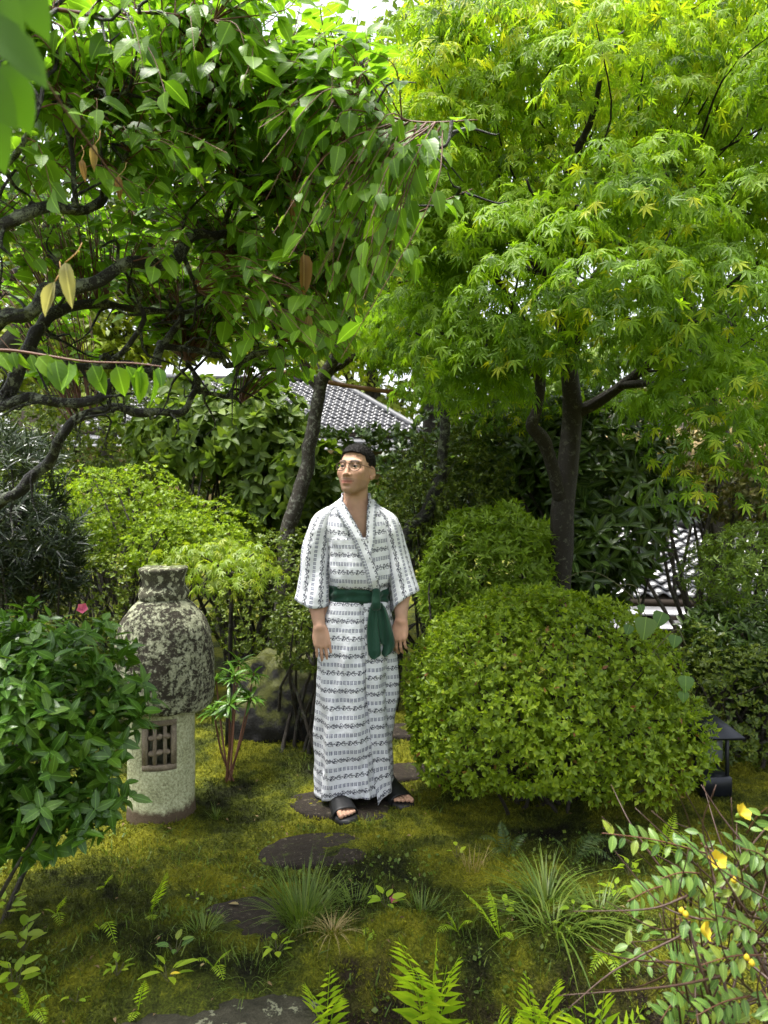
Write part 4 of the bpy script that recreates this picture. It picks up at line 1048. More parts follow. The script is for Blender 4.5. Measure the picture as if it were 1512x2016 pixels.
# ------------------------------------------------------------------ sandals
MSAN = plainmat('black_rubber', (.006, .006, .007), (.014, .014, .015), 60., .5, .4, .1)
for (heel, dr, pr_), zoff in zip(FEET, (0., 0.)):
    f3 = lambda s_, w_, z_: np.array([*(heel + dr * s_ + pr_ * w_), z_ + zoff])
    sv = np.linspace(-.032, .280, 30); t = (sv + .032) / .312
    hw = .036 + .016 * sstep(.25, .75, t); hw = hw * np.sqrt(np.clip(1 - (np.abs(t - .5) / .5) ** 7, 0, 1)); hw = np.maximum(hw, .004)
    rings = [(1, .0), (1.03, .012), (1.0, .026), (.9, .030)]; V = []
    out = np.concatenate([np.stack([sv, hw], -1), np.stack([sv, -hw], -1)[::-1]])
    for k, z_ in rings: V += [f3(.124 + (s_ - .124) * (1 + (k - 1) * .3), w_ * k, z_) for s_, w_ in out]
    n = len(out); V = np.array(V); sd_ = thing_part = obj('sandal', mesh('sandal', V + PO, [grid_faces(4, n, True), np.array([[j, j + 1, n - 2 - j, n - 1 - j] for j in range(29)])[:, ::-1], np.array([[j, j + 1, n - 2 - j, n - 1 - j] for j in range(29)]) + 3 * n], MSAN, False), man)
    # strap over the instep
    ns, na = 16, 18; V = []
    for off in (0, .005):
        for i in range(ns):
            s_ = .078 + .130 * i / (ns - 1); tt = i / (ns - 1)
            for j in range(na):
                a_ = math.pi * j / (na - 1); ww = np.interp(s_, sv, hw) + .003 + off; hh = np.interp(tt, [0, .4, 1], [.088, .068, .043]) + off
                V.append(f3(s_ - .030 * math.sin(a_) * tt * tt * 0 + .012 * math.sin(a_) * tt, ww * math.copysign(abs(math.cos(a_)) ** .8, math.cos(a_)), .018 + hh * math.sin(a_) ** .75))
    V = np.array(V); F = grid_faces(ns, na); k = ns * na; rim = []
    for j in range(na - 1): rim += [[j, j + 1, k + j + 1, k + j], [k - na + j + 1, k - na + j, 2 * k - na + j, 2 * k - na + j + 1]]
    obj('strap', mesh('strap', V + PO, [F[:, ::-1], F + k, np.array(rim)], MSAN, True), sd_)
# ------------------------------------------------------------------ plant builders
UP = np.array([0, 0, 1.0])
def lumpy(center, radii, n, lump=.14, freq=2.2, seed=0, inner=.25, zmin=-.6, expo=2.3, up=.45, jit=.35):
    """shoot tips over an uneven rounded mass -> position, axis"""
    d = rdir(int(n * 1.6)); d = d[d[:, 2] > zmin][:n]; n = len(d)
    se = (np.abs(d) ** expo).sum(1) ** (-1 / expo)
    k = 1 + lump * fbm(d * freq + seed * 5.7, 3, seed)
    dep = np.where(R.random(n) < inner, .45 + .5 * R.random(n), 1 - .10 * R.random(n) ** 2)
    pos = np.asarray(center) + d * se[:, None] * np.asarray(radii) * (k * dep)[:, None]
    ax = norm(norm(d / np.asarray(radii)) * (1 - up) + UP * up + jit * R.normal(size=(n, 3)))
    return pos, ax
def whorls(pos, ax, nl, spread=1.0, sj=.25, along=.0):
    n = len(pos); a = np.repeat(ax, nl, 0); p = np.repeat(pos, nl, 0)
    ref = norm(np.cross(ax, np.array([.31, .77, .2]))); e1 = np.repeat(ref, nl, 0); e2 = np.cross(a, e1)
    ph = (np.tile(np.arange(nl), n) * 2.4 + np.repeat(R.random(n) * 6.28, nl) + .3 * R.normal(size=n * nl))[:, None]
    sp = (spread + sj * R.normal(size=n * nl))[:, None]
    d = a * np.cos(sp) + (e1 * np.cos(ph) + e2 * np.sin(ph)) * np.sin(sp)
    if along: p = p - a * (np.tile(np.arange(nl), n)[:, None] * along)
    return p, frames(d, a + .25 * R.normal(size=a.shape))
def stems(base, tips, r0, r1, bend=.25, seg=5, n=7, spread=.1):
    parts = []
    for t in tips:
        b = np.asarray(base) + R.normal(size=3) * [spread, spread, 0]; L = np.linalg.norm(t - b)
        mid = b * .5 + t * .5 + R.normal(size=3) * L * bend * .3; mid[2] += 0
        q = crom(np.array([b, b * .75 + mid * .25 + R.normal(size=3) * L * bend * .12, mid, mid * .4 + t * .6 + R.normal(size=3) * L * bend * .12, t]), n)
        parts.append(tube(q, np.linspace(r0, r1, n), seg, False))
    return join(parts)
B_DARK = barkmat('dark_bark', (.010, .008, .006), (.045, .035, .024), (.12, .13, .09), .05, 40.)
B_LICH = barkmat('lichened_bark', (.004, .0035, .0028), (.018, .015, .011), (.22, .245, .17), .22, 42.)
B_SPECK = barkmat('speckled_bark', (.010, .008, .005), (.045, .034, .020), (.30, .31, .25), .13, 60.)
B_MAPLE = barkmat('maple_bark', (.006, .0045, .003), (.026, .019, .012), (.16, .16, .12), .02, 55.)
B_TWIG = plainmat('red_twig', (.06, .022, .012), (.16, .07, .035), 40., .6)
B_GTWIG = plainmat('green_twig', (.05, .055, .02), (.10, .09, .04), 40., .6)

def shrub(name, label, cat, center, radii, n, nl, tms, size, mat, base=None, single=0, group=None, lump=.14, freq=2.2, seed=0, inner=.25, zmin=-.6, up=.45, spread=1.0, bark=None, nst=14, r0=.014, expo=2.3, cell=1.0, rndf=None, part='leaf', along=0.0, jit=.35):
    center = np.asarray(center, float)
    if base is None: base = np.array([center[0], center[1], float(gz(center[0], center[1])) - .03])
    o = thing(name, tuple(base), label, cat, group)
    lobes = radii if isinstance(radii, list) else [(center, radii, 1.0)]
    Ps, As = [], []
    for c, r, f in lobes:
        p, a = lumpy(c, r, int(n * f), lump, freq, seed, inner, zmin, expo, up, jit); Ps.append(p); As.append(a)
    pos, ax = np.concatenate(Ps), np.concatenate(As)
    lp, M = whorls(pos, ax, nl, spread, .25, along)
    rn = R.random(len(lp)) if rndf is None else rndf(lp, np.repeat(np.arange(len(pos)), nl))
    s0, s1 = size
    foliage(o, tms, lp, M, s0 + (s1 - s0) * R.random(len(lp)), rn % 1.0, mat, single, part, cell=cell)
    tips = pos[R.integers(0, len(pos), nst)]
    V, F = stems(base, tips, r0, r0 * .25); obj('stems', mesh('stems', V, F, bark or B_DARK, True), o, kind='stuff')
    return o
def pxc(px, py, d): return P(px, py, d)

# leaf colours (youngest to oldest)
L_AZA = leafmat('azalea_leaf', [(.26, .32, .018), (.165, .235, .016), (.105, .165, .013), (.20, .265, .017)], .45, .36, False, dead=.008)
L_AZ2 = leafmat('bright_azalea_leaf', [(.19, .27, .02), (.14, .21, .018), (.10, .16, .014), (.17, .24, .018)], .48, .35, False)
L_LBUSH = leafmat('lime_bush_leaf', [(.22, .29, .02), (.15, .22, .018), (.10, .16, .014), (.26, .31, .02)], .48, .38, False)
L_AZB = leafmat('narrow_azalea_leaf', [(.15, .21, .02), (.095, .15, .018), (.065, .11, .014), (.12, .18, .018)], .45, .25, False)
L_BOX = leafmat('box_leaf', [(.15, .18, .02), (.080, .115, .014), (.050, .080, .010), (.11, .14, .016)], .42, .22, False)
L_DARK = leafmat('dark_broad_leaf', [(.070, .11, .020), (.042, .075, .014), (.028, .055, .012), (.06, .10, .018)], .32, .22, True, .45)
L_GLOSS = leafmat('camellia_leaf', [(.070, .145, .013), (.042, .100, .010), (.028, .072, .008), (.085, .155, .015)], .34, .26, True, .35)
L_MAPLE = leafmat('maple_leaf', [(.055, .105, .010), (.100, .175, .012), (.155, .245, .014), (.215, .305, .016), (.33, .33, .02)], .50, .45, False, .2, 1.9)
L_LIME = leafmat('lime_maple_leaf', [(.20, .26, .02), (.14, .21, .018), (.26, .29, .025)], .45, .40, False, .4)
L_DOG = leafmat('dogwood_leaf', [(.145, .245, .016), (.100, .19, .014), (.065, .135, .012), (.125, .22, .015)], .42, .45, True, .3, 2.0)
L_FAR = leafmat('far_leaf', [(.12, .17, .025), (.075, .12, .018), (.05, .085, .014), (.15, .20, .028)], .5, .40, False)
L_YEL = leafmat('yellow_tree_leaf', [(.20, .24, .03), (.14, .19, .022), (.26, .27, .035)], .5, .45, False)
L_OLIVE = leafmat('olive_leaf', [(.16, .15, .045), (.085, .10, .022), (.055, .075, .016), (.20, .15, .06)], .42, .25, False)
L_YEW = leafmat('yew_needle', [(.040, .055, .022), (.022, .036, .014), (.015, .026, .011)], .32, .12, False, .6)
L_FERN = leafmat('fern_frond', [(.27, .36, .022), (.20, .30, .018), (.32, .38, .025)], .5, .45, False, .3, 2.0)
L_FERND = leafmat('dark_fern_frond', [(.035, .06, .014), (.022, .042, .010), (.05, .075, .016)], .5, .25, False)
L_GRASS = leafmat('grass_blade', [(.10, .15, .022), (.065, .11, .016), (.15, .19, .03), (.05, .085, .014)], .42, .35, False)
L_DRY = leafmat('dry_grass', [(.26, .20, .09), (.34, .27, .13), (.18, .16, .05)], .7, .3, False)
L_HYP = leafmat('hypericum_leaf', [(.14, .21, .035), (.085, .160, .035), (.060, .120, .03), (.19, .22, .025)], .38, .35, True)
L_DEAD = leafmat('withered_leaf', [(.30, .20, .07), (.22, .11, .04), (.36, .29, .13)], .7, .35, True)
SM = [leaf_small(.5, .1, .1), leaf_small(.46, .2, .25), leaf_small(.54, .05, .0)]
NAR = [leaf_small(.28, .15, .15), leaf_small(.25, .1, .3)]
BRD = [leaf_broad(.46, .42, .12, .2), leaf_broad(.42, .45, .2, .35), leaf_broad(.5, .40, .06, .1)]
LAN = [leaf_broad(.30, .5, .15, .25), leaf_broad(.27, .5, .1, .45), leaf_broad(.32, .5, .2, .1)]
OVT = [leaf_broad(.62, .38, .10, .30, wave=.012, stem=.12), leaf_broad(.56, .40, .18, .45, wave=.015, stem=.12), leaf_broad(.66, .38, .05, .2, wave=.01, stem=.12)]
MAP = [leaf_maple(7, .12, .30), leaf_maple(7, .105, .55), leaf_maple(5, .13, .4)]
MAPS = [leaf_maple(5, .12, .35), leaf_maple(5, .11, .55)]

# ------------------------------------------------------------------ the clipped azalea and its neighbours
A0 = np.array([.80, 3.74, .60])
aza = shrub('azalea_bush', 'large clipped bright green azalea mound right of the man', 'bush', A0, [(A0 + [-.04, 0, -.10], (.67, .60, .53), .80), (A0 + [.28, -.10, -.26], (.44, .46, .30), .2), (A0 + [-.36, -.05, -.18], (.33, .44, .36), .18)],
      7200, 5, SM, (.018, .036), L_AZA, single=300, lump=.09, freq=3.2, seed=3, inner=.22, zmin=-.66, expo=2.0, up=.35, spread=.95, nst=70, r0=.011, cell=.9)
shrub('azalea_bush', 'darker narrow leaved azalea mound behind the clipped bush, at the maple trunk', 'bush', pxc(968, 1140, 4.75), (.42, .42, .42), 1900, 7, NAR, (.040, .068), L_AZ2, seed=5, single=120, inner=.3, zmin=-.9, up=.55, spread=1.1)
shrub('box_hedge_bush', 'fine leaved dark bush just behind the man, right of his head', 'bush', pxc(885, 1000, 5.5), [(pxc(885, 985, 5.5), (.42, .4, .42), .5), (pxc(800, 1060, 5.3), (.35, .3, .45), .3), (pxc(960, 930, 5.8), (.36, .3, .42), .3)], 3200, 6, SM, (.020, .034), L_BOX, seed=7, lump=.28, freq=3.5, inner=.3, zmin=-.95, up=.6, nst=24)
shrub('laurel_shrub', 'dark shrub of long drooping leaves behind the maple trunk', 'shrub', pxc(1170, 1000, 5.7), [(pxc(1170, 950, 5.7), (.60, .45, .62), .55), (pxc(1040, 930, 5.9), (.50, .4, .55), .3), (pxc(1150, 1110, 5.4), (.30, .35, .35), .2)], 820, 8, LAN, (.10, .155), L_DARK, seed=8, single=200, lump=.25, inner=.3, zmin=-.95, up=.35, spread=1.15, nst=24, r0=.02)
shrub('olive_shrub', 'bronze tinged open shrub at the right edge above the low roof', 'shrub', pxc(1410, 880, 6.6), [(pxc(1400, 870, 6.6), (.75, .5, .48), .6), (pxc(1480, 960, 6.4), (.5, .4, .4), .4)], 1500, 5, BRD[:1] + SM[:1], (.045, .07), L_OLIVE, seed=9, lump=.3, inner=.3, zmin=-.8, nst=34, r0=.026, base=np.array([2.75, 6.5, -.2]))
shrub('cutleaf_bush', 'fine feathery green mound at the right edge below the low roof', 'bush', pxc(1505, 1130, 4.8), (.42, .4, .30), 1100, 7, NAR, (.03, .05), L_AZB, seed=10, lump=.2, zmin=-.7, up=.1, spread=1.2)
shrub('rhododendron_bush', 'dark glossy bush under the feathery mound at the right edge', 'bush', pxc(1490, 1290, 4.7), (.42, .4, .30), 800, 7, LAN, (.05, .08), L_DARK, seed=11, lump=.2, zmin=-.95, up=.45, spread=1.1)
shrub('azalea_bush', 'loose olive green azalea behind the garden lamp at the right', 'bush', pxc(1440, 1400, 4.35), (.55, .36, .40), 1700, 6, SM, (.024, .040), L_BOX, seed=12, lump=.25, zmin=-.9, nst=40)
shrub('azalea_bush', 'bright lime green bush on the left behind the stone lantern', 'bush', pxc(270, 1060, 5.6), [(pxc(225, 1025, 5.7), (.58, .5, .38), .42), (pxc(370, 1085, 5.4), (.42, .4, .26), .3), (pxc(130, 1080, 5.6), (.34, .3, .30), .2), (pxc(420, 1060, 5.9), (.4, .3, .3), .15)], 4600, 6, SM, (.022, .036), L_LBUSH, seed=13, lump=.22, freq=3.5, zmin=-.55, nst=60, r0=.016)
shrub('yew_shrub', 'nearly black yew with needle leaves at the left edge', 'shrub', pxc(10, 1000, 4.5), [(pxc(10, 990, 4.5), (.32, .35, .48), .6), (pxc(60, 1090, 4.6), (.30, .3, .32), .4)], 900, 12, [leaf_blade(.10, .3)], (.07, .11), L_YEW, seed=14, lump=.25, zmin=-.95, up=.3, spread=.9, nst=24, along=.006)
shrub('persimmon_sapling', 'light green large leaved sapling between lichened limb and leaning trunk', 'shrub', pxc(500, 890, 6.4), [(pxc(470, 865, 6.4), (.60, .45, .40), .5), (pxc(560, 965, 6.2), (.42, .35, .42), .4), (pxc(390, 840, 6.8), (.6, .4, .42), .3), (pxc(540, 830, 6.9), (.3, .3, .25), .12)], 680, 7, BRD, (.085, .135), L_FAR, seed=15, lump=.3, inner=.35, zmin=-.9, up=.3, spread=1.2, nst=34, r0=.022)
shrub('holly_bush', 'dark small leaved bush high behind the lime green bush', 'bush', pxc(190, 865, 7.4), (.95, .5, .62), 2200, 6, SM, (.03, .05), L_BOX, seed=16, lump=.25, zmin=-.9)
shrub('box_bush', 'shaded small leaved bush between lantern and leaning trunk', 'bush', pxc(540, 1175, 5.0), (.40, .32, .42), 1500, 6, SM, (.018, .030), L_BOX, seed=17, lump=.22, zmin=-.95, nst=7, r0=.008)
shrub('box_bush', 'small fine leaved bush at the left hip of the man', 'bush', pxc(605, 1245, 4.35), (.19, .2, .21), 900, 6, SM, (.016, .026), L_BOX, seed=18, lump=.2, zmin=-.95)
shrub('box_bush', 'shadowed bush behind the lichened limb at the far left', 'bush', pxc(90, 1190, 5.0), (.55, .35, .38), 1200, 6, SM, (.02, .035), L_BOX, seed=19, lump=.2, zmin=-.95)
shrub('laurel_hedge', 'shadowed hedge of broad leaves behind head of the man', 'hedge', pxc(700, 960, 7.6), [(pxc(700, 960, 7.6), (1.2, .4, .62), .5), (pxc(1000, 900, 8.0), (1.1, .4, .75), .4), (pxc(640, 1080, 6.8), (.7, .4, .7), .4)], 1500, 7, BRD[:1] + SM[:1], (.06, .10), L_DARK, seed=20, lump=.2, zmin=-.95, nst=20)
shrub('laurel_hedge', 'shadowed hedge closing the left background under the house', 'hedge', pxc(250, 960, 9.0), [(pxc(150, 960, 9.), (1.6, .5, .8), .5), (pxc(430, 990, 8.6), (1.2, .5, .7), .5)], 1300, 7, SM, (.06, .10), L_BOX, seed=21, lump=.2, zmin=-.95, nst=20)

# ------------------------------------------------------------------ glossy camellia in the left foreground
Cm = pxc(85, 1400, 2.45)
shrub('camellia_shrub', 'wet glossy dark green camellia in the left foreground', 'shrub', Cm, [(pxc(30, 1290, 2.6), (.30, .34, .15), .24), (pxc(90, 1350, 2.5), (.27, .26, .17), .26), (pxc(20, 1460, 2.4), (.28, .30, .27), .40), (pxc(190, 1400, 2.45), (.14, .14, .09), .08), (pxc(110, 1575, 2.4), (.20, .16, .10), .16), (pxc(20, 1600, 2.4), (.16, .16, .10), .12), (pxc(-90, 1420, 2.4), (.3, .3, .35), .2)],
      430, 6, BRD, (.050, .072), L_GLOSS, base=np.array([-1.42, 2.42, -.02]), single=300, seed=22, lump=.25, freq=2.6, inner=.30, zmin=-.95, up=.45, spread=1.2, nst=12, r0=.012, bark=B_DARK, cell=.8, along=.008, jit=.25)

# rosette seedling beside the lantern
o = thing('daphne_plant', tuple(np.array([P(450, 1545, 3.94)[0], 3.94, 0.])), 'small plant with long glossy leaves in rosettes beside the lantern', 'plant')
b = np.array([P(450, 1545, 3.94)[0], 3.94, float(gz(-.79, 3.94))])
heads = [pxc(462, 1330, 3.92), pxc(452, 1385, 3.84), pxc(495, 1372, 3.95), pxc(425, 1335, 4.05), pxc(500, 1325, 4.05), pxc(420, 1395, 3.92), pxc(470, 1300, 4.1)]
ps, ax = np.array(heads), norm(np.array([[0, -.1, 1], [0, -.5, 1], [.5, -.2, 1], [-.5, 0, 1], [.5, .2, 1], [-.6, -.2, 1], [0, .2, 1]]))
lp, M = whorls(ps, ax, 26, 1.15, .35, .0012)
foliage(o, [leaf_broad(.22, .55, .2, .35), leaf_broad(.2, .5, .15, .55)], lp, M, .065 + .035 * R.random(len(lp)), R.random(len(lp)), L_GLOSS, 182, 'leaf')
for q in heads: obj('stem', mesh('stem', *tube(crom(np.array([b + R.normal(size=3) * [.012, .012, 0], b * .5 + q * .5 + [0, 0, -.03], q]), 9), np.linspace(.006, .004, 9), 6, False), B_TWIG, True), o)

# ------------------------------------------------------------------ Japanese maple
mp = thing('maple_tree', (1.07, 4.6, 0), 'Japanese maple with spreading star shaped green leaves at the right', 'maple tree')
def limb(parent, pts, name='limb', mat=None, seg=9, rough=.10, seed=0, n=40, wob=.0):
    q = crom(np.array(pts, float), n); w_ = q[:, 3]; p = q[:, :3].copy()
    if wob: p += wob * np.stack([fbm(p * 6 + 3, 2, seed), fbm(p * 6 + 9, 2, seed + 1), fbm(p * 6 + 15, 2, seed + 2)], -1) * sstep(0, .2, np.linspace(0, 1, n))[:, None]
    return obj(name, mesh(name, *tube(p, w_, seg, True, rough, seed), mat, True), parent), p
pr4 = lambda L: [(*P(a, b_, d), r) for a, b_, d, r in L]
limb(mp, [(1.07, 4.6, -.05, .13), (1.055, 4.6, .12, .095)] + pr4([(1098, 1180, 4.6, .078), (1104, 1090, 4.6, .070), (1108, 1000, 4.6, .066), (1120, 900, 4.6, .062), (1126, 830, 4.58, .060), (1124, 760, 4.5, .055), (1110, 650, 4.4, .045), (1080, 480, 4.3, .04), (1040, 300, 4.2, .025), (1010, 150, 4.2, .012)]), 'trunk', B_MAPLE, 16, .07, 1, 70)
limb(mp, pr4([(1104, 985, 4.58, .042), (1086, 915, 4.52, .038), (1070, 868, 4.46, .040), (1048, 838, 4.42, .036), (1058, 800, 4.40, .030), (1062, 740, 4.35, .032), (1030, 640, 4.2, .026), (960, 520, 4.0, .02), (900, 400, 3.9, .012), (860, 300, 3.8, .006)]), 'limb', B_MAPLE, 12, .12, 2, 60)
limb(mp, pr4([(1130, 815, 4.58, .042), (1170, 795, 4.5, .034), (1225, 758, 4.3, .028), (1310, 690, 4.0, .026), (1400, 600, 3.8, .02), (1490, 520, 3.6, .012), (1560, 470, 3.5, .006)]), 'limb', B_MAPLE, 10, .10, 3, 50)
for k, L in enumerate(([(1120, 700, 4.45, .04), (1180, 560, 4.2, .03), (1280, 400, 3.9, .02), (1380, 280, 3.8, .012), (1450, 180, 3.8, .005)], [(1115, 660, 4.4, .04), (1090, 480, 4.0, .028), (1120, 330, 3.6, .02), (1180, 180, 3.4, .012), (1230, 60, 3.4, .005)],
                       [(1112, 640, 4.4, .04), (1150, 450, 4.7, .03), (1260, 300, 5.1, .02), (1380, 200, 5.4, .008)], [(1100, 600, 4.4, .03), (1000, 440, 4.6, .022), (880, 300, 4.9, .014), (800, 200, 5.1, .006)], [(1060, 740, 4.35, .024), (950, 690, 4.1, .018), (850, 650, 3.9, .010), (800, 640, 3.8, .005)],
                       [(1225, 758, 4.3, .024), (1300, 740, 3.9, .018), (1370, 720, 3.6, .010), (1420, 740, 3.4, .005)], [(1105, 620, 4.35, .03), (1060, 520, 3.8, .02), (1050, 420, 3.4, .012), (1040, 360, 3.2, .005)])):
    limb(mp, pr4(L), 'limb', B_MAPLE, 7, .08, 10 + k, 30, .05)
def sprays(cs, rad_, per, droop, leaf=.05, jit=.25):
    """drooping fans of leaves hung round each centre -> pos, M, index"""
    n = len(cs); i = np.repeat(np.arange(n), per); a = R.random(n * per) * 6.283; rho = R.random(n * per) ** .6; rr = np.broadcast_to(rad_, (n,))[i] * rho
    out = np.stack([np.cos(a), np.sin(a), a * 0], -1); dz = np.broadcast_to(droop, (n,))[i]
    pos = cs[i] + out * rr[:, None]; pos[:, 2] += -dz * rho ** 2 * np.broadcast_to(rad_, (n,))[i] + R.normal(size=n * per) * .012
    d = norm(out * (.75 - .25 * rho[:, None]) - UP * (.30 + dz * .7 * rho)[:, None] + jit * R.normal(size=(n * per, 3)))
    return pos, frames(d, UP * .8 + out * .6 + jit * R.normal(size=(n * per, 3))), i
def shellpts(c, r, n, zlo=-1, fill=.55, seed=1, lump=.15):
    d = rdir(n * 3); d = d[d[:, 2] > zlo][:n]; k = (fill + (1 - fill) * R.random(len(d)) ** .5) * (1 + lump * fbm(d * 2.3 + seed, 2, seed))
    return np.asarray(c) + d * np.asarray(r) * k[:, None]
MC, MR = np.array([1.42, 4.25, 3.00]), np.array([1.62, 1.45, 1.42])
cs = shellpts(MC, MR, 300, -.85, .60, 3, .14)
extra = np.array([pxc(a, b, d) for a, b, d in [(1230, 570, 2.95), (1370, 800, 3.1), (1400, 870, 3.2), (1020, 490, 3.0), (975, 410, 3.1), (1440, 700, 3.0), (1330, 640, 3.0), (1180, 500, 2.8), (900, 620, 3.4), (860, 700, 3.6), (940, 700, 3.6), (830, 560, 3.7), (1000, 640, 3.3), (1100, 560, 3.0), (1460, 560, 2.9), (1280, 480, 2.8), (1400, 480, 2.9), (1480, 800, 3.3), (1350, 730, 3.1), (880, 480, 3.5), (950, 560, 3.2), (1120, 420, 2.9), (1250, 360, 2.9), (1360, 380, 2.9)]])
extra = np.vstack([extra, np.array([pxc(a + 25 * R.normal(), b + 20 * R.normal(), 3.3 + .9 * R.random()) for a in range(860, 1560, 72) for b in range(-30, 420, 64)])])
cs = np.vstack([cs, extra]); keep = cs[:, 2] > 1.75 + .25 * (np.abs(cs[:, 0] - 1.1) < .5); keep[-len(extra):] = True
# room for the trunk and limbs to show below the crown
px, py = proj(cs); keep &= ~((px > 1000) & (px < 1260) & (py > 690) & (cs[:, 1] < 4.7)); cs = cs[keep]
pos, M, ii = sprays(cs, .20 + .11 * R.random(len(cs)), 92, .55 + .4 * R.random(len(cs)))
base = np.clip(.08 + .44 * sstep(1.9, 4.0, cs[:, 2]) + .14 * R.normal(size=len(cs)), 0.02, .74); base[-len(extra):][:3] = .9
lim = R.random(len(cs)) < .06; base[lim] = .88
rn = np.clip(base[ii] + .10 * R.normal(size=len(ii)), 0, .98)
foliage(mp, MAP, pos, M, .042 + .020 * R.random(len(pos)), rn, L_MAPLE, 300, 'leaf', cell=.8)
tw = []
for c in cs[R.permutation(len(cs))[:170]]:
    q = MC + [-.3, .2, -.5] + (c - MC - [-.3, .2, -.5]) * .68; tw.append(tube(crom(np.array([q, q * .5 + c * .5 + R.normal(size=3) * .09, c + R.normal(size=3) * .05]), 8), np.linspace(.006, .002, 8), 4, False))
obj('twigs', mesh('twigs', *join(tw), B_MAPLE, True), mp, kind='stuff')

# small lime maple by the lantern
sm = thing('maple_sapling', tuple(P(445, 1300, 4.3) * [1, 1, 0]), 'little lime yellow maple spreading behind the lantern cap', 'maple tree')
b = P(448, 1290, 4.35); b[2] = float(gz(b[0], b[1]))
for q in ((440, 1080, 4.3), (500, 1090, 4.2), (390, 1090, 4.2), (470, 1130, 4.1)): limb(sm, [(*b, .016), (*P(455, 1180, 4.33), .012), (*P(448, 1130, 4.3), .009), (*P(*q), .003)], 'limb', B_DARK, 6, .1, 4, 24)
cs = np.array([pxc(a, b_, d) for a, b_, d in [(330, 1085, 4.15), (375, 1075, 4.25), (420, 1070, 4.3), (470, 1075, 4.35), (400, 1110, 4.1), (450, 1100, 4.1), (500, 1095, 4.15), (525, 1115, 4.2), (480, 1130, 4.05), (430, 1140, 4.1), (385, 1135, 4.2), (440, 1060, 4.5), (500, 1070, 4.5)]])
pos, M, ii = sprays(cs, .14, 46, .5)
foliage(sm, MAP, pos, M, .034 + .014 * R.random(len(pos)), R.random(len(pos)), L_LIME, 150, 'leaf')
